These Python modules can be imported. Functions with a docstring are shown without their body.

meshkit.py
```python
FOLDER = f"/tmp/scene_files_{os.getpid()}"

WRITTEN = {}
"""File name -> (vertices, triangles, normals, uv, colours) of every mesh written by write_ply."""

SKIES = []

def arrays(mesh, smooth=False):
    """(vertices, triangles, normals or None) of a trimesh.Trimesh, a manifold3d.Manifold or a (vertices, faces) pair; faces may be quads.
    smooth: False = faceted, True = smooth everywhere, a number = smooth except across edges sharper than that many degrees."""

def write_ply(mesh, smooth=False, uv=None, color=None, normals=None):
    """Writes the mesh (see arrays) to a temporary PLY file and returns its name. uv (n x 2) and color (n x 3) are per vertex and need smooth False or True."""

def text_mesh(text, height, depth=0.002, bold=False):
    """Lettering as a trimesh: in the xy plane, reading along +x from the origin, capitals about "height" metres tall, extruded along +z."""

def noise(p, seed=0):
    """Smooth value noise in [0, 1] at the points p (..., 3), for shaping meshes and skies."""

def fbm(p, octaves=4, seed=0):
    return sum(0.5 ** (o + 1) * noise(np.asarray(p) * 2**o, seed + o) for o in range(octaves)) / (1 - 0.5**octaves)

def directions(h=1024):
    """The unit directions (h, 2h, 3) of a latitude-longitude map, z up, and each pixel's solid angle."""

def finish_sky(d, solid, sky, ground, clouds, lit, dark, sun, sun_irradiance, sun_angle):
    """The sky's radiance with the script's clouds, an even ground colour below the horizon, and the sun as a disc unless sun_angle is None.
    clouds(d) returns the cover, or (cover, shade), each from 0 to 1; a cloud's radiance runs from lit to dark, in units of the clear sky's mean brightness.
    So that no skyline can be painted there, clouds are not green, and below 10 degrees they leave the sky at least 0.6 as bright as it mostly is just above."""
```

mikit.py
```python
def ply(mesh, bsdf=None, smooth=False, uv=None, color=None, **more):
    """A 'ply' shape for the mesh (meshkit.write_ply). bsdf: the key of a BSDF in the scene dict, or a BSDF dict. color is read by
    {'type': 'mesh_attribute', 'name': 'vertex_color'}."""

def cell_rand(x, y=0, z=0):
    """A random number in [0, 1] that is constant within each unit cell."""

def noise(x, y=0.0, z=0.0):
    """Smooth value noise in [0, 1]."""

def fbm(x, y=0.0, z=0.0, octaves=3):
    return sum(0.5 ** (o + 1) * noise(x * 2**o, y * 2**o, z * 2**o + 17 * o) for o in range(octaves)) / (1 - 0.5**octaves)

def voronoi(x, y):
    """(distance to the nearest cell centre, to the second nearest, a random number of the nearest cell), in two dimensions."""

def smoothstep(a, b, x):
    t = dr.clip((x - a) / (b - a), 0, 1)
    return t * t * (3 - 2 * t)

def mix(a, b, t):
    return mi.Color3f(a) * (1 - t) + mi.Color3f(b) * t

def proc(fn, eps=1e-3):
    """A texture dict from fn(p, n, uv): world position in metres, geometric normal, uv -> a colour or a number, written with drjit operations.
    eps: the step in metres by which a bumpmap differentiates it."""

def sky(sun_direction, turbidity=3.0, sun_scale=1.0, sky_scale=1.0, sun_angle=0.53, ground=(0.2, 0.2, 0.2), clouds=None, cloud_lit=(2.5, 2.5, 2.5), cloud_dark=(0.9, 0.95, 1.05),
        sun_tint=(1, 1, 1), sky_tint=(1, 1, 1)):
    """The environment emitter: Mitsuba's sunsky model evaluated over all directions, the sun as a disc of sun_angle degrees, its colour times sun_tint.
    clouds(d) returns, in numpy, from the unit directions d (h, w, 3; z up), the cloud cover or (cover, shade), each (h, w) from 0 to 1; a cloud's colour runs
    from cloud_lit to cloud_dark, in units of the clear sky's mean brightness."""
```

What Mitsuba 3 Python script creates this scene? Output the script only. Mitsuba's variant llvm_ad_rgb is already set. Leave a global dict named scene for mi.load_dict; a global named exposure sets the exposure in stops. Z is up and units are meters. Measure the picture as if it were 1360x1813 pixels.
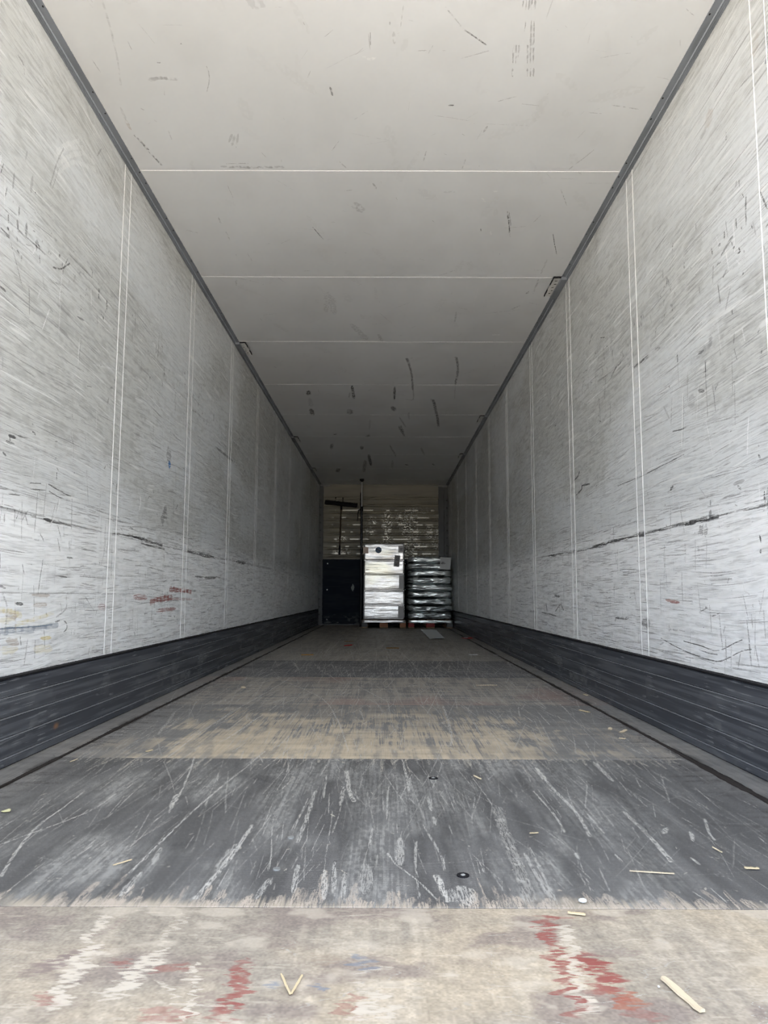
import math, random
import numpy as np
import trimesh, manifold3d
import shapely.geometry as sg
import drjit as dr
import mitsuba as mi
import mikit, meshkit
from mikit import noise, fbm, smoothstep, mix

T = mi.ScalarTransform4f
scene, labels = {}, {}

# ---------------------------------------------------------------- camera, sky, exposure
scene['camera'] = {'type': 'perspective', 'fov_axis': 'x', 'fov': 54.6053,
                   'to_world': T().look_at(origin=[0.0336, 0.0, 0.57863],
                                           target=[0.0336 - 0.00196, 0.99392, 0.57863 + 0.11011],
                                           up=[-0.00338, -0.11012, 0.99391]), 'near_clip': 0.05}
def clouds(d):
    n = meshkit.fbm(d * np.array([1.6, 1.6, 4.0]) + 7, octaves=4)
    return np.clip((n - .30) * 3.0, 0, 1), np.clip((n - .5) * 1.5, 0, 1)
# bright day, the sun stands beyond the bulkhead end, so the open rear looks out on shaded sky and sunlit yard
scene['sky'] = mikit.sky((0.25, 0.62, 0.75), turbidity=4, sun_scale=1.0, ground=(0.43, 0.43, 0.425), clouds=clouds,
                         cloud_lit=(1.5, 1.52, 1.55), cloud_dark=(1.0, 1.02, 1.05))
exposure = 4.45

# ---------------------------------------------------------------- sizes of the trailer (metres)
W, H, D, Y0 = 1.24, 2.683, 14.2, 0.90         # half width, height, far end, door end
KX, KH = 1.225, 0.296                          # kick plate face and height
MARKS_LEFT = [((2.721,1.819,2.788,1.843,2.860,1.897),0.007,0.75,'k'),((2.439,0.859,2.581,0.857,2.691,0.857),0.01,0.5,'k'),((2.759,0.854,2.916,0.851),0.014,0.9,'k'),
((2.916,0.851,3.001,0.848),0.009,0.8,'k'),((3.001,0.848,3.437,0.856),0.012,0.35,'g'),((3.437,0.856,3.915,0.869),0.01,0.8,'k'),
((3.672,0.867,3.962,0.860,4.237,0.851),0.014,0.92,'k'),((3.873,0.839,4.062,0.836,4.282,0.834),0.012,0.85,'k'),((4.280,0.850,4.690,0.856),0.012,0.4,'g'),
((4.690,0.856,5.533,0.851),0.014,0.85,'k'),((4.731,0.847,5.516,0.838),0.008,0.8,'k'),((5.126,0.839,5.571,0.841),0.012,0.8,'k'),
((5.570,0.849,6.354,0.854),0.016,0.45,'g'),((6.354,0.854,6.794,0.853),0.028,0.85,'k'),((6.794,0.853,8.313,0.859),0.02,0.4,'g'),
((2.466,1.109,2.512,1.109),0.012,0.85,'k'),((2.453,1.087,2.507,1.087),0.012,0.9,'k'),((2.630,1.157,2.657,1.151),0.009,0.8,'k'),
((2.781,0.987,2.865,0.977,2.981,0.968),0.006,0.75,'k'),((2.789,0.962,2.883,0.950,2.984,0.947),0.005,0.7,'k'),((2.637,0.949,2.760,0.962),0.005,0.75,'k'),
((2.634,0.971,2.721,0.980),0.005,0.75,'k'),((2.489,0.911,2.574,0.918),0.005,0.7,'k'),((2.436,1.045,2.459,1.038),0.008,0.7,'k'),
((4.290,1.414,4.320,1.353),0.1,0.62,'g'),((4.321,1.349,4.324,1.323),0.055,0.9,'b'),((4.287,1.071,4.259,1.022),0.08,0.6,'d'),
((4.226,1.025,4.232,0.977),0.07,0.5,'d'),((5.485,1.670,6.130,1.678),0.02,0.6,'k'),((3.261,1.911,3.267,1.865),0.01,0.85,'k'),
((3.224,1.822,3.233,1.806),0.012,0.85,'k'),((3.401,1.577,3.403,1.558),0.01,0.7,'k'),((3.078,1.891,3.094,1.814),0.01,0.6,'w'),
((2.992,1.625,2.988,1.517),0.01,0.6,'w'),((3.004,1.624,2.997,1.535),0.006,0.4,'g'),((2.847,1.043,2.846,1.016),0.008,0.8,'k'),
((3.826,1.076,3.838,1.048,3.816,1.007),0.014,0.7,'w'),((2.885,0.942,2.870,0.893,2.817,0.840),0.008,0.7,'w'),((2.875,0.940,2.857,0.879),0.006,0.4,'g'),
((3.792,0.564,3.999,0.560),0.035,0.75,'r'),((4.069,0.539,4.252,0.550,4.465,0.555),0.035,0.8,'r'),((4.424,0.602,4.657,0.600,4.902,0.590),0.03,0.8,'r'),
((4.177,0.479,4.557,0.490),0.022,0.7,'r'),((4.419,0.549,4.936,0.542),0.015,0.5,'r'),((2.699,0.573,2.840,0.571),0.016,0.42,'n'),
((2.716,0.534,2.816,0.535),0.02,0.42,'n'),((3.333,0.520,3.414,0.516),0.035,0.4,'r'),((2.479,0.523,2.555,0.512,2.623,0.500),0.022,0.33,'y'),
((2.483,0.486,2.577,0.486),0.024,0.33,'y'),((2.494,0.389,2.609,0.385),0.03,0.3,'y'),((2.735,0.375,2.883,0.367),0.034,0.28,'y'),
((2.599,0.472,2.722,0.485,2.882,0.504),0.016,0.3,'y'),((2.784,0.413,2.868,0.410),0.014,0.7,'y'),((2.535,0.420,2.615,0.404),0.03,0.45,'n'),
((2.517,0.507,2.596,0.497),0.02,0.4,'n'),((2.487,0.451,2.641,0.453,2.917,0.455),0.022,0.5,'B'),((2.486,0.460,2.682,0.459,2.872,0.459),0.006,0.85,'B'),
((2.488,0.445,2.728,0.437),0.012,0.4,'B'),((2.472,0.580,3.001,0.577,3.816,0.578),0.006,0.5,'g'),((2.491,0.575,2.526,0.531,2.521,0.447),0.01,0.35,'g'),
((2.578,0.548,2.594,0.443),0.01,0.35,'n'),((2.900,0.469,2.961,0.471,2.999,0.459,3.006,0.440,2.981,0.428),0.006,0.6,'k'),((2.992,0.472,3.021,0.455,3.007,0.431),0.008,0.8,'w'),
((3.114,0.456,3.120,0.412),0.006,0.7,'w'),((4.991,0.692,5.257,0.691),0.014,0.8,'k'),((5.258,0.687,5.607,0.698),0.022,0.8,'k'),
((5.606,0.707,5.968,0.688),0.01,0.6,'k'),((2.586,0.542,2.635,0.539),0.012,0.85,'k'),((2.915,0.641,2.983,0.640),0.008,0.8,'k'),
((2.469,0.603,2.507,0.594),0.008,0.8,'k'),((3.596,0.771,3.625,0.663,3.614,0.554),0.01,0.7,'w'),((3.383,0.836,3.370,0.771,3.338,0.706),0.006,0.5,'g'),
((2.991,0.566,2.992,0.517,2.908,0.486),0.008,0.5,'g'),((2.997,0.566,3.003,0.512),0.006,0.7,'w'),((4.715,0.547,4.883,0.510),0.02,0.3,'g'),
((3.867,0.515,3.882,0.465,3.858,0.446),0.012,0.8,'w'),((4.881,0.528,4.901,0.484),0.012,0.7,'w'),((3.171,0.568,3.290,0.501),0.004,0.5,'k'),
((3.292,0.592,3.295,0.518),0.006,0.3,'g'),((2.680,2.244,2.751,2.330,2.890,2.439),0.02,0.3,'w'),((2.692,2.232,2.771,2.333,2.925,2.431),0.02,0.3,'w'),
((2.712,2.226,2.814,2.329,2.950,2.426),0.02,0.3,'w'),((2.725,2.204,2.847,2.323,3.061,2.418),0.02,0.3,'w'),((2.951,2.415,3.058,2.442),0.02,0.3,'w'),
((2.662,2.110,2.702,2.225,2.752,2.321),0.008,0.5,'g'),((2.682,2.109,2.719,2.212),0.006,0.5,'g'),((3.078,2.494,3.123,2.554),0.01,0.6,'g'),
((2.381,2.422,2.418,2.419,2.429,2.391),0.008,0.5,'g'),((2.517,2.004,2.527,2.064),0.02,0.5,'g'),((2.327,1.818,2.459,1.827,2.652,1.836),0.006,0.6,'k'),
((2.436,1.856,2.452,1.819),0.012,0.6,'k'),((2.502,1.880,2.504,1.828),0.016,0.6,'k'),((2.582,1.857,2.607,1.836),0.01,0.7,'k'),
((2.851,1.931,3.087,1.936),0.006,0.6,'k'),((3.026,1.984,3.083,1.970,3.087,1.936),0.006,0.5,'k'),((2.408,1.760,2.501,1.640),0.004,0.6,'k'),
((2.354,1.582,2.391,1.582),0.01,0.6,'k')]
MARKS_RIGHT = [((7.313,0.883,6.297,0.875,5.509,0.867),0.008,0.4,'g'),((5.509,0.867,4.707,0.854,4.218,0.852),0.01,0.75,'k'),((5.434,0.863,5.254,0.858),0.02,0.7,'k'),
((4.333,0.859,3.894,0.864,3.543,0.865),0.014,0.88,'k'),((4.297,0.863,3.544,0.860),0.006,0.8,'k'),((4.207,0.848,4.055,0.851),0.014,0.7,'k'),
((3.544,0.863,3.443,0.863),0.026,0.9,'k'),((3.443,0.863,3.185,0.864,2.968,0.865),0.009,0.8,'k'),((3.420,0.869,2.956,0.871),0.005,0.75,'k'),
((2.979,0.861,2.839,0.864,2.684,0.863),0.016,0.92,'k'),((2.956,0.871,2.715,0.872),0.006,0.75,'k'),((2.683,0.865,2.479,0.866,2.331,0.867),0.007,0.7,'k'),
((2.495,0.862,2.332,0.860),0.006,0.7,'k'),((2.842,0.836,2.829,0.815),0.055,0.6,'d'),((2.791,0.842,2.800,0.800),0.03,0.55,'d'),
((2.747,0.888,2.759,0.864),0.022,0.6,'d'),((2.743,0.930,2.745,0.909),0.012,0.6,'k'),((3.518,1.678,3.422,1.676,3.331,1.673),0.012,0.8,'k'),
((3.828,1.141,3.415,1.137,2.968,1.145),0.005,0.75,'k'),((4.673,1.207,4.535,1.227,4.520,1.246,4.356,1.232),0.012,0.85,'k'),((4.720,1.308,4.620,1.321,4.577,1.343),0.012,0.75,'k'),
((4.287,2.059,4.210,2.101),0.01,0.7,'k'),((2.995,1.568,2.991,1.540),0.012,0.9,'k'),((2.986,1.539,2.991,1.432),0.005,0.6,'g'),
((2.728,1.456,2.733,1.403,2.735,1.245),0.007,0.6,'g'),((2.732,1.457,2.733,1.405),0.007,0.7,'k'),((2.954,1.394,2.969,1.297,2.987,1.179),0.008,0.75,'w'),
((2.943,1.384,2.975,1.181),0.005,0.5,'g'),((3.074,1.266,2.985,1.254,2.917,1.252),0.006,0.75,'k'),((2.601,1.703,2.587,1.623),0.006,0.7,'k'),
((2.504,1.653,2.550,1.589),0.005,0.55,'k'),((3.069,1.937,3.072,1.904),0.012,0.6,'k'),((3.124,1.024,3.092,1.034),0.014,0.85,'k'),
((2.394,0.770,2.390,0.748),0.01,0.9,'k'),((2.392,0.724,2.393,0.715),0.01,0.9,'k'),((3.292,0.393,3.123,0.368,2.902,0.347,2.756,0.340,2.660,0.357,2.556,0.390,2.485,0.403),0.0045,0.8,'k'),
((3.044,0.398,2.898,0.390,2.780,0.377,2.701,0.385,2.611,0.413,2.548,0.430),0.0045,0.8,'k'),((2.900,0.373,2.815,0.364,2.744,0.364),0.005,0.6,'k'),((3.530,0.452,3.432,0.453),0.045,0.65,'d'),
((3.222,0.560,3.075,0.552),0.012,0.6,'R'),((3.172,0.551,3.075,0.549),0.01,0.8,'r'),((5.621,0.513,5.587,0.459),0.02,0.85,'k'),
((5.334,0.577,5.179,0.569),0.018,0.85,'k'),((5.309,0.466,5.152,0.511,5.073,0.478),0.012,0.85,'k'),((5.201,0.515,5.173,0.465),0.01,0.85,'k'),
((5.768,0.447,5.295,0.434),0.01,0.8,'k'),((3.934,0.461,3.724,0.467),0.012,0.85,'k'),((3.924,0.461,3.946,0.437),0.008,0.8,'k'),
((2.885,0.515,2.808,0.533),0.004,0.8,'k'),((2.777,0.503,2.705,0.517),0.004,0.7,'k'),((2.515,0.593,2.481,0.582),0.006,0.8,'k'),
((3.851,0.814,3.850,0.735,3.860,0.631),0.016,0.75,'w'),((3.870,0.818,3.874,0.677),0.008,0.4,'g'),((4.398,0.558,4.452,0.508,4.356,0.506),0.018,0.75,'w'),
((3.200,0.529,3.193,0.470,3.165,0.435),0.01,0.8,'w'),((3.104,0.438,3.036,0.417),0.012,0.9,'w'),((2.519,0.635,2.515,0.597,2.489,0.584),0.008,0.8,'w'),
((2.893,0.796,2.905,0.676),0.007,0.45,'g'),((2.791,0.788,2.807,0.683),0.01,0.3,'g'),((2.992,0.792,3.000,0.713),0.006,0.4,'g'),
((2.683,0.349,2.688,0.293),0.003,0.6,'g'),((2.477,0.517,2.470,0.473),0.008,0.5,'g'),((2.502,0.420,2.490,0.347),0.01,0.5,'g'),
((2.394,0.534,2.392,0.445),0.01,0.4,'g'),((2.185,2.267,2.206,2.269),0.016,0.8,'D'),((2.209,2.279,2.410,2.313),0.006,0.5,'k'),
((2.481,2.217,2.484,2.187),0.006,0.7,'k'),((2.689,2.327,2.638,2.328),0.016,0.4,'g'),((2.564,1.797,2.474,1.821),0.012,0.6,'k'),
((2.530,1.870,2.532,1.845),0.01,0.8,'k'),((2.435,1.760,2.428,1.745,2.444,1.747),0.006,0.7,'k'),((2.383,2.578,2.991,2.770),0.03,0.25,'w'),
((2.836,2.484,2.699,2.485),0.03,0.35,'w'),((2.994,2.422,2.841,2.438),0.02,0.3,'w'),((2.586,2.361,2.636,2.345),0.06,0.25,'n'),
((2.243,2.401,2.268,2.341),0.05,0.22,'n'),((2.789,1.505,2.743,1.503),0.014,0.7,'k'),((2.853,1.496,2.693,1.506,2.681,1.527),0.03,0.25,'g'),
((2.803,1.368,2.754,1.350),0.016,0.7,'k'),((2.897,1.337,2.842,1.343),0.05,0.35,'g'),((3.105,1.329,3.163,1.394),0.012,0.4,'g'),
((3.089,1.301,3.066,1.405),0.01,0.4,'g'),((2.554,0.963,2.477,0.965),0.014,0.5,'g'),((2.526,0.953,2.503,0.938),0.012,0.7,'k'),
((2.374,1.032,2.362,1.017),0.01,0.8,'k'),((2.348,0.909,2.350,0.882),0.008,0.9,'k'),((2.780,0.947,2.836,0.994),0.006,0.3,'g')]
MARKS_CEILING = [((6.486,0.224,6.969,0.281,7.505,0.312),0.022,0.62,'k'),((6.450,0.661,6.837,0.714,7.292,0.730),0.022,0.7,'k'),((7.292,0.730,7.857,0.777),0.01,0.3,'g'),
((7.297,0.304,7.885,0.332,7.886,0.246),0.014,0.45,'g'),((7.365,-0.309,7.869,-0.310),0.03,0.92,'k'),((7.620,-0.342,7.824,-0.363),0.02,0.4,'g'),
((7.402,0.124,7.888,0.128),0.024,0.9,'k'),((7.560,-0.768,7.714,-0.790),0.045,0.9,'k'),((7.852,-0.786,8.217,-0.809),0.05,0.25,'g'),
((8.320,-0.822,8.616,-0.829),0.05,0.9,'k'),((8.341,-0.382,8.555,-0.385),0.07,0.7,'k'),((8.205,0.109,8.387,0.130),0.06,0.8,'k'),
((7.906,0.548,8.381,0.611,9.190,0.698),0.032,0.75,'k'),((7.860,0.520,8.002,0.554),0.03,0.4,'g'),((9.197,0.197,9.767,0.282),0.035,0.6,'k'),
((9.165,0.224,9.524,0.261),0.03,0.5,'k'),((8.716,0.201,9.228,0.283),0.025,0.5,'g'),((8.465,0.301,8.801,0.312),0.02,0.4,'g'),
((11.110,-0.223,12.053,-0.206),0.05,0.9,'k'),((11.589,-0.287,12.737,-0.346),0.06,0.55,'k'),((10.376,0.090,11.242,0.190),0.03,0.5,'k'),
((10.573,0.547,11.141,0.618),0.035,0.45,'g'),((9.847,-0.218,9.704,-0.192),0.05,0.7,'k'),((10.463,-0.305,10.713,-0.313),0.05,0.7,'k'),
((10.309,-0.722,10.678,-0.756),0.05,0.65,'k'),((12.338,-0.752,12.746,-0.807),0.07,0.7,'k'),((11.936,0.356,12.042,0.396),0.05,0.7,'k'),
((11.875,0.802,12.033,0.821),0.04,0.6,'k'),((9.711,-0.650,9.640,-0.630),0.04,0.7,'k'),((11.581,0.142,12.378,0.140),0.04,0.4,'g'),
((8.807,-0.158,9.364,-0.177),0.02,0.3,'g'),((5.019,-0.374,5.377,-0.418),0.05,0.18,'g'),((5.089,-0.355,5.421,-0.358),0.05,0.2,'g'),
((5.633,-0.240,5.997,-0.124),0.06,0.25,'g'),((5.861,-0.029,6.024,-0.002),0.03,0.35,'g'),((5.401,0.783,5.321,1.027),0.02,0.1,'g'),
((4.793,1.057,5.029,1.070),0.012,0.35,'g'),((4.497,1.046,4.705,1.054),0.012,0.25,'g'),((5.029,1.018,4.990,1.027),0.02,0.4,'k'),
((5.322,0.960,5.246,1.014),0.014,0.45,'g'),((5.369,0.559,5.578,0.570),0.015,0.35,'g'),((5.866,0.905,5.866,0.955),0.03,0.8,'w'),
((4.935,0.665,5.291,0.676),0.01,0.2,'w'),((4.798,-0.976,4.908,-0.998),0.012,0.3,'g'),((2.510,0.407,2.523,0.423),0.016,0.85,'k'),
((2.523,0.413,2.507,0.415),0.014,0.8,'k'),((2.510,0.357,2.521,0.408),0.007,0.35,'g'),((2.505,0.427,2.510,0.457),0.005,0.3,'g'),
((2.466,0.246,2.518,0.284,2.568,0.318),0.006,0.3,'g'),((2.568,0.318,2.610,0.369,2.648,0.413),0.007,0.55,'k'),((2.891,-0.206,2.944,-0.199),0.01,0.6,'k'),
((3.008,0.302,3.008,0.324),0.01,0.8,'k'),((3.905,0.703,4.192,0.764),0.008,0.75,'k'),((3.905,0.710,4.063,0.746),0.006,0.4,'k'),
((4.097,0.581,4.124,0.588),0.008,0.8,'k'),((4.083,-0.392,4.230,-0.341),0.008,0.55,'k'),((3.619,-0.038,3.672,-0.018),0.01,0.5,'g'),
((2.586,-0.031,2.688,-0.031),0.005,0.5,'g'),((2.713,-0.060,2.728,-0.034,2.722,-0.018),0.012,0.8,'w'),((2.538,0.043,2.563,0.045),0.006,0.6,'k'),
((2.588,0.058,2.646,0.061),0.012,0.25,'g'),((2.458,0.093,2.560,0.085),0.004,0.3,'g'),((2.539,-0.277,2.575,-0.266),0.004,0.35,'g'),
((2.609,-0.205,2.575,-0.171),0.004,0.35,'g'),((2.682,0.154,2.682,0.187),0.005,0.4,'g'),((2.681,0.251,2.681,0.264),0.006,0.5,'g'),
((3.197,0.476,3.152,0.488),0.012,0.4,'g'),((3.136,0.473,3.143,0.670),0.004,0.25,'g'),((3.077,0.246,3.112,0.407),0.004,0.25,'g'),
((3.422,0.216,3.343,0.223),0.006,0.5,'g'),((3.424,-0.200,3.497,-0.162),0.006,0.4,'g'),((3.820,-0.133,3.909,-0.105),0.05,0.3,'g'),
((3.704,0.338,3.703,0.391),0.02,0.2,'g'),((3.697,0.595,3.697,0.619),0.012,0.8,'w'),((3.759,0.538,3.804,0.568),0.012,0.6,'w'),
((4.117,0.637,4.172,0.651),0.01,0.7,'w'),((4.163,1.014,4.342,1.068,4.433,1.096),0.006,0.6,'k'),((3.005,1.010,3.031,1.129),0.006,0.4,'g'),
((3.024,-1.127,3.110,-1.135),0.012,0.2,'g'),((3.110,-1.135,3.183,-1.134),0.016,0.3,'n'),((3.216,-1.133,3.303,-1.114,3.394,-1.097,3.461,-1.078),0.012,0.45,'k'),
((2.649,-0.759,2.687,-0.748),0.008,0.7,'k'),((2.852,-0.940,2.838,-0.894,2.845,-0.836),0.02,0.3,'g'),((2.669,-0.727,2.772,-0.693,2.851,-0.700,2.920,-0.724),0.004,0.35,'g'),
((3.475,-0.777,3.484,-0.653,3.478,-0.484),0.02,0.3,'g'),((3.450,-0.758,3.450,-0.646),0.006,0.4,'g'),((2.732,-1.138,2.806,-1.130),0.006,0.4,'g'),
((2.747,-0.883,2.747,-0.869),0.008,0.6,'k'),((3.975,-0.914,4.046,-0.914),0.008,0.4,'g'),((4.139,-0.905,4.244,-0.903),0.01,0.3,'g'),
((2.436,-1.026,2.472,-1.034),0.012,0.2,'g'),((2.435,-0.985,2.685,-1.025,2.880,-1.074),0.008,0.2,'g'),((2.434,-0.461,2.460,-0.415),0.05,0.2,'g'),
((3.215,-0.682,3.275,-0.707),0.012,0.3,'g'),((3.223,-0.670,3.302,-0.699),0.012,0.3,'g'),((3.214,-0.650,3.319,-0.684),0.012,0.3,'g'),
((2.676,-0.033,2.594,-0.038),0.004,0.35,'g'),((2.531,0.500,2.749,0.535),0.007,0.5,'g'),((2.432,0.487,2.478,0.490),0.007,0.5,'g'),
((2.781,0.540,2.827,0.547),0.007,0.48,'g'),((2.431,0.571,2.520,0.564),0.005,0.22,'g'),((2.531,0.510,2.749,0.546),0.007,0.5,'g'),
((2.432,0.497,2.478,0.501),0.007,0.5,'g'),((2.781,0.552,2.827,0.559),0.007,0.48,'g'),((2.431,0.581,2.520,0.575),0.005,0.22,'g'),
((2.531,0.521,2.749,0.558),0.007,0.5,'g'),((2.432,0.507,2.478,0.512),0.007,0.5,'g'),((2.781,0.564,2.827,0.571),0.007,0.48,'g'),
((2.431,0.592,2.520,0.586),0.005,0.22,'g'),((2.531,0.532,2.749,0.570),0.007,0.5,'g'),((2.432,0.518,2.478,0.522),0.007,0.5,'g'),
((2.781,0.575,2.827,0.583),0.007,0.48,'g'),((2.431,0.602,2.520,0.596),0.005,0.22,'g'),((2.531,0.543,2.749,0.581),0.007,0.5,'g'),
((2.432,0.528,2.478,0.533),0.007,0.5,'g'),((2.781,0.587,2.827,0.595),0.007,0.48,'g'),((2.431,0.613,2.520,0.607),0.005,0.22,'g'),
((2.531,0.554,2.749,0.593),0.007,0.5,'g'),((2.432,0.539,2.478,0.544),0.007,0.5,'g'),((2.781,0.599,2.827,0.607),0.007,0.48,'g'),
((2.431,0.623,2.520,0.618),0.005,0.22,'g'),((2.531,0.565,2.749,0.605),0.007,0.5,'g'),((2.431,0.549,2.478,0.554),0.007,0.5,'g'),
((2.781,0.611,2.827,0.619),0.007,0.48,'g'),((2.531,0.575,2.748,0.616),0.007,0.5,'g'),((2.431,0.560,2.478,0.565),0.007,0.5,'g'),
((2.780,0.623,2.826,0.631),0.007,0.48,'g')]
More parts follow.
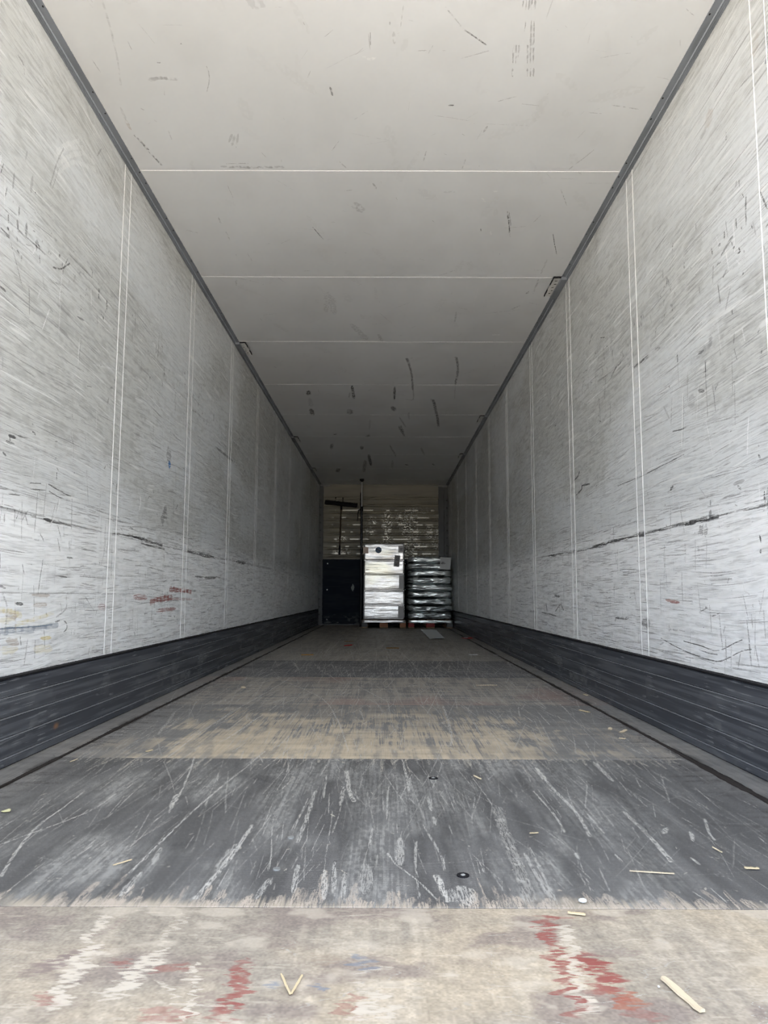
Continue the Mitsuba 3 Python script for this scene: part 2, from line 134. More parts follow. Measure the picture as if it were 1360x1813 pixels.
MARKS_FLOOR = [((2.836,-0.408,2.156,-0.473,1.624,-0.497),0.006,0.7,'w'),((2.241,-0.748,2.044,-0.760,1.808,-0.852),0.006,0.6,'w'),((2.106,-0.839,1.900,-0.827,1.603,-0.757),0.007,0.7,'w'),
((2.270,-0.851,2.106,-0.839),0.006,0.7,'w'),((2.735,-0.644,2.307,-0.569,2.057,-0.542),0.006,0.8,'w'),((2.243,-0.568,2.099,-0.547),0.014,0.8,'w'),
((1.953,-0.302,1.710,-0.309,1.496,-0.329),0.012,0.7,'w'),((1.803,-0.315,1.642,-0.324),0.02,0.5,'w'),((1.625,-0.474,1.507,-0.473),0.016,0.7,'w'),
((1.674,-0.465,1.782,-0.479),0.012,0.5,'w'),((2.834,-0.491,2.692,-0.474),0.006,0.5,'w'),((2.531,-0.093,2.283,-0.070,2.174,-0.054),0.014,0.7,'w'),
((2.335,-0.088,2.133,-0.089),0.012,0.6,'w'),((2.281,-0.169,1.909,-0.169,1.825,-0.171),0.01,0.55,'w'),((2.491,-0.155,2.207,-0.139),0.006,0.6,'w'),
((2.703,0.097,2.421,0.107,2.285,0.107),0.008,0.75,'w'),((2.350,0.049,2.005,0.037),0.006,0.5,'w'),((1.934,0.006,1.788,0.000),0.006,0.6,'w'),
((1.857,0.071,1.680,0.067),0.024,0.55,'w'),((1.751,0.041,1.687,0.057,1.600,0.097,1.495,0.133),0.005,0.6,'w'),((1.829,0.110,1.698,0.102,1.500,0.099),0.006,0.5,'w'),
((1.959,0.133,1.734,0.159,1.648,0.159),0.006,0.5,'w'),((1.616,0.140,1.556,0.146,1.490,0.150),0.014,0.75,'w'),((2.224,0.163,2.083,0.163),0.012,0.6,'w'),
((2.032,0.166,1.959,0.166),0.01,0.6,'w'),((1.678,-0.152,1.525,-0.143),0.012,0.6,'w'),((1.645,-0.092,1.498,-0.082),0.012,0.6,'w'),
((1.696,-0.073,1.512,-0.065),0.01,0.6,'w'),((1.630,-0.050,1.499,-0.048),0.01,0.6,'w'),((1.679,-0.006,1.526,-0.006),0.03,0.4,'w'),
((1.597,-0.201,1.497,-0.210),0.014,0.55,'w'),((2.112,0.341,1.792,0.326,1.503,0.315),0.03,0.35,'w'),((1.557,0.185,1.475,0.187),0.05,0.6,'w'),
((2.598,0.544,2.393,0.541,2.078,0.549,1.875,0.531),0.01,0.7,'w'),((2.582,0.544,2.414,0.537),0.018,0.8,'w'),((2.688,0.764,2.417,0.750),0.016,0.7,'w'),
((2.080,0.678,1.921,0.677,1.705,0.664),0.012,0.6,'w'),((2.328,0.735,1.877,0.675),0.022,0.5,'k'),((2.291,0.477,2.062,0.484,1.905,0.477),0.006,0.6,'w'),
((2.063,0.575,1.897,0.572),0.006,0.6,'w'),((1.899,0.718,1.944,0.743),0.014,0.7,'w'),((1.918,0.789,1.845,0.767),0.01,0.8,'w'),
((2.017,0.872,1.901,0.832,1.854,0.822),0.008,0.6,'w'),((1.730,0.717,1.688,0.719),0.008,0.7,'w'),((1.756,0.467,1.713,0.466),0.008,0.7,'w'),
((1.750,0.551,1.700,0.552),0.006,0.8,'w'),((1.754,0.352,1.503,0.353),0.012,0.5,'w'),((1.792,0.372,1.477,0.358),0.008,0.45,'w'),
((2.409,0.668,2.116,0.586),0.004,0.5,'w'),((2.509,0.935,2.175,0.836),0.006,0.4,'w'),((5.268,-0.719,4.398,-0.364,3.775,-0.222,2.842,-0.099),0.008,0.5,'w'),
((4.764,-0.539,5.468,-0.226,4.529,-0.207,4.353,-0.262),0.006,0.4,'w'),((3.047,-0.600,3.680,-0.557),0.01,0.6,'w'),((2.733,-0.734,3.437,-0.734,5.271,-0.621),0.008,0.5,'w'),
((3.978,0.339,3.187,0.313,2.953,0.288),0.012,0.5,'w'),((3.697,0.126,3.489,0.198),0.008,0.5,'w'),((3.949,0.724,3.626,0.677),0.006,0.6,'w'),
((3.436,0.514,3.393,0.533,3.394,0.570),0.008,0.7,'w'),((6.630,0.075,5.478,0.068),0.008,0.5,'w'),((6.486,-0.750,5.774,-0.620),0.016,0.6,'w'),
((5.686,0.366,6.651,0.572),0.012,0.35,'w'),((7.277,0.868,5.498,0.625),0.01,0.3,'w'),((4.845,0.190,4.877,0.249),0.012,0.8,'w'),
((4.952,0.684,4.892,0.727),0.012,0.6,'w'),((3.161,-0.905,3.756,-1.001),0.014,0.4,'w'),((5.296,0.106,4.811,0.050,4.535,-0.012),0.008,0.4,'w'),
((2.486,-0.425,2.379,-0.283),0.06,0.35,'k'),((2.391,0.436,2.359,0.568),0.06,0.3,'k'),((1.493,-0.539,1.594,-0.475),0.05,0.25,'k'),
((1.801,-0.466,1.822,-0.412),0.03,0.3,'k'),((1.415,0.325,1.326,0.314,1.214,0.311,1.113,0.307),0.03,0.62,'r'),((1.268,0.351,1.241,0.371,1.158,0.368),0.05,0.6,'r'),
((1.277,0.363,1.288,0.449),0.03,0.45,'P'),((1.127,0.363,1.158,0.393),0.045,0.6,'R'),((1.113,0.374,1.099,0.416),0.03,0.4,'r'),
((1.381,0.351,1.277,0.340,1.206,0.331,1.113,0.319),0.018,0.75,'W'),((1.426,0.290,1.415,0.370),0.012,0.35,'r'),((1.234,-0.381,1.252,-0.370),0.035,0.5,'r'),
((1.225,-0.326,1.231,-0.275),0.03,0.5,'r'),((1.231,-0.266,1.236,-0.170),0.03,0.45,'P'),((1.152,-0.241,1.123,-0.190),0.05,0.4,'P'),
((1.244,-0.189,1.168,-0.183,1.094,-0.192),0.035,0.5,'r'),((1.107,-0.297,1.094,-0.230),0.04,0.45,'r'),((1.215,-0.505,1.251,-0.477,1.289,-0.457),0.035,0.4,'P'),
((1.150,-0.466,1.128,-0.440),0.04,0.45,'r'),((1.329,-0.454,1.407,-0.438),0.02,0.35,'P'),((1.207,-0.441,1.289,-0.457,1.418,-0.473),0.018,0.85,'W'),
((1.121,-0.437,1.182,-0.439,1.270,-0.440),0.028,0.8,'W'),((1.151,-0.368,1.199,-0.352,1.271,-0.335),0.035,0.8,'W'),((1.271,-0.335,1.432,-0.333),0.01,0.6,'W'),
((1.244,-0.272,1.168,-0.251,1.080,-0.230),0.012,0.8,'W'),((1.191,-0.319,1.144,-0.272),0.008,0.7,'W'),((1.198,-0.283,1.199,-0.249),0.01,0.7,'W'),
((1.129,-0.272,1.123,-0.190),0.006,0.6,'W'),((1.182,-0.139,1.180,-0.118),0.022,0.55,'B'),((1.177,-0.075,1.173,-0.062),0.022,0.55,'B'),
((1.274,-0.014,1.228,0.007),0.035,0.5,'B'),((1.274,-0.003,1.256,0.043),0.03,0.3,'P'),((1.154,-0.020,1.096,-0.009),0.03,0.4,'r'),
((1.124,0.002,1.117,0.010),0.02,0.5,'r'),((1.178,0.009,1.110,0.022,1.118,0.050),0.03,0.7,'W'),((1.220,-0.001,1.238,0.034),0.014,0.6,'W'),
((1.096,-0.021,1.099,0.018),0.016,0.75,'W'),((1.375,-0.224,1.343,-0.169),0.04,0.25,'P'),((1.273,-0.076,1.246,-0.051),0.04,0.25,'n')]
# ---------------------------------------------------------------- helpers
rng = np.random.default_rng(11)

def obj(name, shape, label=None, category=None, group=None, kind=None):
    key, k = name, 0
    while key in scene:
        k += 1
        key = '%s_%03d' % (name, k)
    scene[key] = shape
    d = {}
    if label: d['label'] = label
    if category: d['category'] = category
    if group: d['group'] = group
    if kind: d['kind'] = kind
    if d: labels[key] = d
    return key

def box(x0, x1, y0, y1, z0, z1, c=0.0):
    if c <= 0:
        m = trimesh.creation.box(extents=(x1 - x0, y1 - y0, z1 - z0))
        m.apply_translation(((x0 + x1) / 2, (y0 + y1) / 2, (z0 + z1) / 2))
        return m
    a, b, lo = np.array([x0, y0, z0]), np.array([x1, y1, z1]), []
    for sx in (0, 1):
        for sy in (0, 1):
            for sz in (0, 1):
                p = np.where([sx, sy, sz], b, a).astype(float)
                s = np.where([sx, sy, sz], -c, c)
                for k in range(3):
                    q = p + s
                    q[k] = p[k]
                    lo.append(q)
    return trimesh.Trimesh(np.array(lo), process=False).convex_hull

def join(*ms):
    return trimesh.util.concatenate(list(ms))

def extrude_y(poly, y0, y1):
    """a profile in (x, z) drawn out along y"""
    m = trimesh.creation.extrude_polygon(sg.Polygon(poly), y1 - y0, engine='earcut')
    v = np.array(m.vertices)
    m.vertices = np.stack([v[:, 0], y1 - v[:, 2], v[:, 1]], 1)
    return m

def extrude_x(poly, x0, x1):
    """a profile in (y, z) drawn out along x"""
    m = trimesh.creation.extrude_polygon(sg.Polygon(poly), x1 - x0, engine='earcut')
    v = np.array(m.vertices)
    m.vertices = np.stack([x0 + v[:, 2], v[:, 0], v[:, 1]], 1)
    return m

def tube(pts, r, n=8):
    pts = np.asarray(pts, float)
    rs = np.full(len(pts), r) if np.isscalar(r) else np.asarray(r, float)
    t = np.gradient(pts, axis=0)
    t /= np.linalg.norm(t, axis=1, keepdims=True) + 1e-12
    ref = np.array([0, 0, 1.0]) if abs(t[0][2]) < .9 else np.array([1.0, 0, 0])
    rings = []
    for p, d, q in zip(pts, t, rs):
        a = np.cross(d, ref); a /= np.linalg.norm(a); b = np.cross(d, a)
        w = np.linspace(0, 2 * np.pi, n, endpoint=False)
        rings.append(p + q * (np.cos(w)[:, None] * a + np.sin(w)[:, None] * b))
    v = np.vstack(rings + [pts[:1], pts[-1:]])
    f, m = [], len(pts)
    for i in range(m - 1):
        for j in range(n):
            a, b = i * n + j, i * n + (j + 1) % n
            f += [[a, a + n, b], [b, a + n, b + n]]
    for j in range(n):
        f += [[m * n, j, (j + 1) % n], [m * n + 1, (m - 1) * n + (j + 1) % n, (m - 1) * n + j]]
    mesh = trimesh.Trimesh(v, np.array(f), process=False)
    mesh.fix_normals()
    return mesh

def cyl(p0, p1, r, n=16):
    return tube([p0, p1], r, n)

# ---------------------------------------------------------------- wear painter: vector strokes in surface metres, found through a grid of cells
PALETTE = {'k': (.035, .035, .037), 'w': (.78, .79, .78), 'r': (.25, .070, .060), 'R': (.33, .105, .06), 'b': (.03, .17, .40), 'y': (.60, .50, .20),
           'n': (.30, .22, .15), 'g': (.20, .20, .20), 'd': (.09, .09, .092), 'B': (.16, .20, .26), 'D': (.08, .09, .12), 'P': (.215, .165, .15), 'W': (.52, .465, .385)}

class Strokes:
    def __init__(self, u0, u1, v0, v1, cu, cv, K):
        self.d = (u0, v0, cu, cv, int(math.ceil((u1 - u0) / cu)), int(math.ceil((v1 - v0) / cv)), K)
        self.s = []
    def add(self, a, b, w, alpha, rgb, taper=.55):
        self.s.append((a[0], a[1], b[0], b[1], w / 2, alpha, *rgb, taper))
    def marks(self, table):
        for p, w, a, c in table:
            q = np.array(p).reshape(-1, 2)
            if len(q) > 2:                                # rounded curve through the points
                e = np.vstack([2 * q[0] - q[1], q, 2 * q[-1] - q[-2]]); o = [q[0]]
                for i in range(1, len(e) - 2):
                    for t in (1 / 3, 2 / 3, 1.0):
                        o.append(.5 * (2 * e[i] + (e[i + 1] - e[i - 1]) * t + (2 * e[i - 1] - 5 * e[i] + 4 * e[i + 1] - e[i + 2]) * t * t + (3 * e[i] - e[i - 1] - 3 * e[i + 1] + e[i + 2]) * t ** 3))
                q = np.array(o)
            for i in range(len(q) - 1):
                self.add(q[i], q[i + 1], w, a, PALETTE[c], .55 if len(q) == 2 else 0.0)
    def pack(self):
        u0, v0, cu, cv, nu, nv, K = self.d
        cells = [[] for _ in range(nu * nv)]
        dropped = 0
        for s in reversed(self.s):                       # the last added lie on top and are kept first
            a, b = np.array(s[:2]), np.array(s[2:4])
            n = max(2, int(np.linalg.norm((b - a) / (cu, cv)) * 6) + 2)
            p = a + (b - a) * np.linspace(0, 1, n)[:, None]
            r = s[4] + .004
            seen = set()
            for du in (-r, 0, r):
                for dv in (-r, 0, r):
                    iu = np.floor((p[:, 0] + du - u0) / cu).astype(int); iv = np.floor((p[:, 1] + dv - v0) / cv).astype(int)
                    ok = (iu >= 0) & (iu < nu) & (iv >= 0) & (iv < nv)
                    seen |= set((iu[ok] * nv + iv[ok]).tolist())
            for c in seen:
                if len(cells[c]) < K: cells[c].append(s)
                else: dropped += 1
        t = np.zeros((nu * nv, K, 10), np.float32)
        t[:, :, 0:4] = (-99, -99, -98, -98); t[:, :, 4] = .001
        for c, lst in enumerate(cells):
            for k, s in enumerate(reversed(lst)):
                t[c, k] = s
        self.t = [mi.Float(np.ascontiguousarray(t[:, :, j].ravel())) for j in range(10)]
        dr.eval(self.t)
        return self
    def paint(self, col, u, v, grain, warp=.004):
        u0, v0, cu, cv, nu, nv, K = self.d
        iu = dr.clip(dr.floor((u - u0) / cu), 0, nu - 1); iv = dr.clip(dr.floor((v - v0) / cv), 0, nv - 1)
        base = mi.UInt32(iu * nv + iv) * K
        uu = u + warp * (noise(u * 5, v * 16, 3) - .5) * 2
        vv = v + warp * (noise(u * 4, v * 19, 5) - .5) * 2
        rag = .62 + .86 * fbm(u * 38, v * 95, 7, 3)
        for k in range(K):
            g = [dr.gather(mi.Float, c, base + k) for c in self.t]
            bx_, by_ = g[2] - g[0], g[3] - g[1]
            px, py = uu - g[0], vv - g[1]
            h = dr.clip((px * bx_ + py * by_) / (bx_ * bx_ + by_ * by_ + 1e-9), 0, 1)
            d = dr.sqrt(dr.square(px - h * bx_) + dr.square(py - h * by_))
            ends = 1 - g[9] * (1 - dr.clip(dr.minimum(h, 1 - h) * 6, 0, 1))
            a = g[5] * smoothstep(g[4] * 1.25 * ends, g[4] * .70 * ends, d * rag) * grain
            col = col * (1 - a) + mi.Color3f(g[6], g[7], g[8]) * a
        return col

def random_wall_strokes(S, seed, sgn):
    r = np.random.default_rng(seed)
    gk = lambda lo, hi: (lambda t: (t, t, t * 1.01))(r.uniform(lo, hi))
    def many(n, zlo, zhi, length, width, alpha, grey, tilt=.03, ylo=2.0, yhi=14.2, power=1.6):
        for _ in range(n):
            y = ylo + (yhi - ylo) * r.random() ** power
            z = r.uniform(zlo, zhi)
            L = r.uniform(*length); t = r.normal(0, tilt)
            S.add((y, z), (y + L * math.cos(t), z + L * math.sin(t)), r.uniform(*width), r.uniform(*alpha), gk(*grey))
    many(800, 1.0, 2.6, (.08, .45), (.005, .022), (.05, .15), (.22, .42), .10)          # rubbed smears
    many(400, 1.0, 2.6, (.08, .35), (.004, .012), (.10, .26), (.70, .80), .10)          # wiped clean streaks
    many(2600, .30, 2.1, (.05, .5), (.0015, .004), (.2, .55), (.10, .30), .05)       # hairline scratches
    many(2300, .30, .95, (.04, .35), (.002, .006), (.25, .65), (.08, .28), .03)       # pallet scratches low on the wall
    many(500, .30, .85, (.05, .4), (.006, .025), (.06, .2), (.2, .4), .03)
    many(400, .3, .9, (.05, .3), (.003, .010), (.3, .7), (.78, .86), .03)             # light scratches
    many(260, .32, .85, (.02, .10), (.003, .007), (.3, .7), (.75, .86), .06 )
    for _ in range(430):                                                              # upright dents and nicks
        y = 2.0 + 12 * r.random() ** 1.7; z = r.uniform(.3, .85) if r.random() < .75 else r.uniform(.85, 1.9); L = r.uniform(.02, .16)
        c = gk(.76, .88) if r.random() < .45 else gk(.06, .3)
        S.add((y, z), (y + r.normal(0, .02), z + L), r.uniform(.003, .009), r.uniform(.3, .75), c)
    zc = 1.87                                                                         # row of dark pecks at the height of stacked goods
    for _ in range(300):
        y = 2.1 + 7.5 * r.random() ** 1.3; z = r.normal(zc - .012 * y, .075); L = r.exponential(.022) + .004
        a = r.choice([0, 1.4, 1.57]) + r.normal(0, .25)
        S.add((y, z), (y + L * math.cos(a), z + L * math.sin(a)), r.uniform(.003, .011), r.uniform(.35, .9), gk(.03, .12))
    for _ in range(260):
        y = 2.1 + 11 * r.random() ** 1.5; z = r.uniform(.32, 1.75); L = r.exponential(.016) + .003
        a = r.uniform(0, 3.1)
        S.add((y, z), (y + L * math.cos(a), z + L * math.sin(a)), r.uniform(.003, .009), r.uniform(.4, .9), gk(.03, .12))
    y = 1.5
    while y < 13.5:                                                                   # the rub line at pallet height
        L = r.uniform(.3, 1.0)
        for dz in (0, .012):
            S.add((y, .852 + dz + r.normal(0, .003)), (y + L, .852 + dz + r.normal(0, .003)), r.uniform(.003, .008), r.uniform(.25, .6), gk(.08, .16))
        y += L * r.uniform(.7, 1.3)

wall_l = Strokes(.9, 14.2, .29, 2.69, .17, .07, 18); random_wall_strokes(wall_l, 3, -1); wall_l.marks(MARKS_LEFT); wall_l.pack()
wall_r = Strokes(.9, 14.2, .29, 2.69, .17, .07, 18); random_wall_strokes(wall_r, 8, 1); wall_r.marks(MARKS_RIGHT); wall_r.pack()
ceil_s = Strokes(.9, 14.2, -1.25, 1.25, .25, .12, 6)
r_ = np.random.default_rng(5)
for _ in range(420):
    y, x, L, a = 2.2 + 11 * r_.random() ** 1.4, r_.uniform(-1.15, 1.15), r_.exponential(.05) + .01, r_.uniform(0, 3.14)
    g_ = r_.uniform(.15, .4)
    ceil_s.add((y, x), (y + L * math.cos(a), x + L * math.sin(a)), r_.uniform(.002, .007), r_.uniform(.12, .45), (g_, g_, g_))
for _ in range(120):
    y, x, L, a = 2.2 + 11 * r_.random() ** 1.3, r_.uniform(-1.15, 1.15), r_.uniform(.05, .25), r_.normal(0, .4)
    ceil_s.add((y, x), (y + L * math.cos(a), x + L * math.sin(a)), r_.uniform(.02, .07), r_.uniform(.04, .12), (.4, .4, .38))
ceil_s.marks(MARKS_CEILING); ceil_s.pack()
floor_s = Strokes(.9, 14.2, -1.25, 1.25, .16, .08, 18)
for _ in range(2600):                                    # scratches drawn along by pallets and forks
    y, x, L, a = 1.3 + 6.5 * r_.random() ** 1.5, r_.uniform(-1.1, 1.1), r_.exponential(.12) + .03, r_.normal(0, .13)
    if y < 1.46: continue
    g_ = r_.uniform(.30, .50); L *= 1 + .5 * (y - 1.46)
    floor_s.add((y, x), (y + L * math.cos(a), x + L * math.sin(a)), r_.uniform(.0015, .0040) * (1 + .35 * (y - 1.46)), r_.uniform(.2, .6), (g_, g_ * .97, g_ * .9))
for _ in range(500):
    y, x, L, a = 1.0 + 6 * r_.random() ** 1.4, r_.uniform(-1.1, 1.1), r_.exponential(.10) + .02, r_.uniform(0, 3.14)
    g_ = r_.uniform(.30, .50)
    floor_s.add((y, x), (y + L * math.cos(a), x + L * math.sin(a)), r_.uniform(.001, .003), r_.uniform(.15, .5), (g_, g_ * .97, g_ * .9))
for _ in range(420):                                     # chips of bare wood
    y, x = 1.46 + 5.5 * r_.random() ** 1.6, r_.uniform(-1.1, 1.1)
    floor_s.add((y, x), (y + r_.normal(0, .01), x + r_.normal(0, .006)), r_.uniform(.002, .006), r_.uniform(.4, .9), (.46, .43, .37))
for _ in range(260):                                     # dark pits
    y, x = 1.46 + 1.3 * r_.random(), r_.uniform(-1.1, 1.1)
    floor_s.add((y, x), (y + .003, x + r_.normal(0, .006)), r_.uniform(.002, .005), r_.uniform(.5, .9), (.03, .03, .03))
for _ in range(330):                                     # worn streaks reaching over the near edge of the second sheet
    x, L = r_.uniform(-1.05, 1.05) , r_.exponential(.035) + .01
    if r_.random() > math.exp(-(x * x) / .6) + .15: continue
    floor_s.add((1.458, x), (1.458 + L, x + r_.normal(0, .008)), r_.uniform(.004, .022), r_.uniform(.3, .8), (.43, .37, .31))
for _ in range(160):
    x, L = r_.uniform(-1.05, 1.05), r_.exponential(.05) + .01
    floor_s.add((2.72, x), (2.72 - L, x + r_.normal(0, .01)), r_.uniform(.004, .012), r_.uniform(.3, .7), (.40, .37, .32))
for _ in range(800):                                     # tarry smears beside the two joints
    sd = r_.choice((-1, 1)); y = 1.9 + 5.5 * r_.random() ** 1.3; x = sd * (1.118 + r_.normal(0, .02)); L = r_.exponential(.05)
    floor_s.add((y, x), (y + r_.normal(0, .02), x - sd * L), r_.uniform(.006, .02), r_.uniform(.2, .7), (.05, .045, .042))
PALETTE['w'] = (.50, .485, .45)
floor_s.marks(MARKS_FLOOR); floor_s.pack()

def wall_colour(S, seed):
    def f(p, n, uv):
        y, z = p.y, p.z
        big = fbm(y * .9 + seed, z * 2.2, 1, 3)
        zs = z + .07 * (noise(y * 1.1, z * 1.6, seed) - .5) + .03 * (noise(y * 2.6, z * 5, seed + 3) - .5)         # strokes run slightly up and down
        brush = fbm(y * 12, zs * 72, seed, 4) * .75 + .25 * fbm(y * 34, zs * 60, seed + 6, 2)                         # strokes of grime along the wall
        fine = noise(y * 15, zs * 330, seed)
        finer = noise(y * 22 + 5, z * 640, seed + 4)
        low = smoothstep(1.0, .80, z)
        grime = .8 * smoothstep(.44, .72, brush) * (.2 + .8 * smoothstep(.32, .62, big)) * (1 - .55 * low) + low * .30 * smoothstep(.5, .85, fbm(y * 9, z * 110, seed + 2, 2))
        base = mix((.635, .655, .66), (.535, .545, .53), smoothstep(.35, .7, big) * (1 - low))
        base = mix(base, (.89, .905, .905), low * .9)
        base = base * (1 - .16 * smoothstep(.62, .86, fine) - .12 * smoothstep(.66, .9, finer))
        base = mix(base, (.37, .375, .36), grime * .72)
        base = mix(base, (.20, .20, .20), .55 * smoothstep(.80, .93, noise(y * 3.2, zs * 210, seed + 7)) * smoothstep(.4, .7, noise(y * 2, z * 6, seed + 1)))
        base = mix(base, (.80, .81, .80), .5 * smoothstep(.80, .92, noise(y * 4, zs * 130, seed + 13)))
        grain = dr.clip((noise(y * 14, z * 380, 9) * .65 + noise(y * 60, z * 700, 29) * .35 - .22) * 3.4, 0, 1)
        return S.paint(base, y, z, grain, .0028)
    return mikit.proc(f)

def ceil_colour(p, n, uv):
    y, x = p.y, p.x
    big = fbm(y * .8, x * 1.1, 4, 3)
    haze = fbm(y * 3, x * 4, 8, 3)
    base = mix((.69, .705, .71), (.63, .64, .64), smoothstep(.35, .75, big) * .7 + smoothstep(.5, .8, haze) * .4)
    grain = dr.clip((noise(y * 70, x * 110, 9) - .15) * 2.2, 0, 1)
    return ceil_s.paint(base, y, x, grain, .003)

def floor_colour(p, n, uv):
    y, x = p.y, p.x
    wob = (fbm(y * 6, x * 6, 3, 3) - .5)
    g1 = fbm(y * 3.0, x * 28, 2, 3)                                   # along the trailer
    g2 = fbm(y * 30, x * 5, 6, 3)                                     # across
    st = noise(y * 5, x * 240, 4) * .6 + noise(y * 13, x * 520, 8) * .4   # hair-fine rubbing along the trailer
    spk = noise(y * 260, x * 260, 1)
    # near sheet: bare worn plywood
    wood = mix((.385, .325, .245), (.285, .25, .205), smoothstep(.35, .68, fbm(y * 5 + 3, x * 4, 1, 4)))
    wood = mix(wood, (.46, .40, .315), smoothstep(.52, .8, g1) * .5)
    wood = wood * (.66 + .10 * st + .22 * fbm(y * 150, x * 40, 2, 3) + .40 * fbm(y * 55 + x * 20, x * 70, 5, 4))
    wood = mix(wood, (.215, .175, .155), .7 * smoothstep(.50, .66, fbm(y * 9, x * 7, 41, 5)))
    wood = wood * (.86 + .28 * spk)
    wood = mix(wood, (.52, .46, .375), .35 * smoothstep(.72, .84, fbm(y * 120, x * 24, 12, 2)) + .5 * smoothstep(.6, .72, fbm(y * 16, x * 11, 77, 4)))
    # dark film-faced sheet with a wire-mesh print
    k = 2 * math.pi / .0042
    mesh_ = .5 + .5 * dr.sin((x + y * .5) * k) * dr.sin((x - y * .5) * k)
    worn = smoothstep(.36, .70, fbm(y * 3.0, x * 8, 12, 4)) * smoothstep(1.15, .5, dr.abs(x + .1)) * (.25 + .75 * smoothstep(.34, .68, st * .5 + .5 * fbm(y * 55, x * 120, 14, 3)))
    dark = mix((.080, .078, .077), (.28, .275, .26), worn * .62 + .10 * smoothstep(.65, .9, spk))
    dark = dark * (.66 + .62 * mesh_) * mix(.82, 1.2, smoothstep(.3, .7, g1)) + .018
    near2 = smoothstep(.055, .0, y - 1.458 + wob * .12 + (st - .5) * .07) * smoothstep(1.15, .8, dr.abs(x)) * (.25 + .75 * smoothstep(.36, .58, fbm(x * 8, y * 3, 71, 3)))
    dark = mix(dark, (.42, .365, .29), near2 * .85)
    # third sheet: scuffed beige, greyer towards the far edge and the sides
    s3 = mix((.43, .365, .275), (.172, .167, .160), dr.clip(smoothstep(2.95, 3.8, y + wob * 1.2 + (st - .5) * .7) * .8 + smoothstep(.55, .95, dr.abs(x + .1) + wob * .6) * .75 + .65 * smoothstep(.44, .64, g1 * .45 + st * .25 + .3 * fbm(y * 18, x * 40, 9, 4)), 0, 1))
    s3 = s3 * (.70 + .35 * g2 + .30 * st)
    s4 = mix((.29, .265, .23), (.17, .165, .16), smoothstep(.35, .7, g2 * .4 + g1 * .35 + st * .25)); s4 = mix(s4, (.27, .18, .155), .6 * smoothstep(.5, .75, fbm(y * 1.5, x * 1.8, 31, 3)))
    s5 = mix((.115, .115, .118), (.21, .205, .20), smoothstep(.42, .75, g2 * .5 + st * .5))
    s6 = mix((.30, .285, .255), (.22, .21, .195), smoothstep(.3, .7, g2 * .5 + g1 * .5))
    c = dr.select(y < 1.458, wood, dr.select(y < 2.719, dark, dr.select(y < 4.011, s3, dr.select(y < 5.33, s4, dr.select(y < 6.63, s5, s6)))))
    side = smoothstep(1.02, 1.12, dr.abs(x) + wob * .2) * smoothstep(1.5, 2.4, y)
    c = mix(c, mi.Color3f(.21, .205, .195) * (.7 + .3 * g2 + .3 * noise(y * 9, x * 160, 5)), side * .7)
    tar = smoothstep(.030, .004, dr.abs(dr.abs(x) - 1.118) + .05 * (fbm(y * 9, x * 14, 51, 3) - .42)) * smoothstep(.35, .62, fbm(y * 5, x * 2, 61, 3))
    c = mix(c, (.045, .042, .040), tar * .8)
    grain = dr.select(y < 1.458, dr.clip((fbm(y * 210, x * 60, 9, 3) - .28) * 4, 0, 1), dr.clip((noise(y * 60, x * 620, 9) * .6 + noise(y * 230, x * 900, 19) * .4 - .30) * 3.4, 0, 1))
    tear = (fbm(y * 95, x * 7, 3, 4) - .5) * .060        # paint torn crosswise with the grain
    return floor_s.paint(c, y, x + dr.select(y < 1.458, tear, 0.0), grain, .003)

def kick_colour(p, n, uv):
    y, z = p.y, p.z
    a = fbm(y * 2, z * 60, 2, 3); b = fbm(y * 7, z * 14, 5, 3)
    c = mix((.042, .047, .058), (.085, .092, .105), smoothstep(.35, .75, a))
    c = mix(c, (.17, .175, .175), smoothstep(.62, .80, b) * .5 * smoothstep(.30, .05, z))
    c = mix(c, (.22, .23, .24), .6 * smoothstep(.74, .84, noise(y * 10, z * 260, 3)) * smoothstep(.4, .7, b))
    c = mix(c, (.20, .10, .05), smoothstep(.050, .005, .03 * fbm(y * 40, z * 60, 6, 2) + dr.sqrt(dr.square(y - 2.92) + dr.square((z - .075) * 2.2)) + .02 * (b - .5)) * smoothstep(0, -1, p.x))
    return c

def back_colour(p, n, uv):
    x, z = p.x, p.z
    a = fbm(x * 2.2, z * 22, 2, 3); b = fbm(x * 1.3 + 4, z * 1.6, 7, 3)
    c = mix((.20, .185, .14), (.30, .275, .20), smoothstep(.3, .7, a))
    c = mix(c, (.33, .31, .26), smoothstep(2.25, 2.55, z) * .6 + smoothstep(.95, 1.15, dr.abs(x)) * .4)
    c = c * mix(1.0, .72, smoothstep(.5, .75, b))
    return c

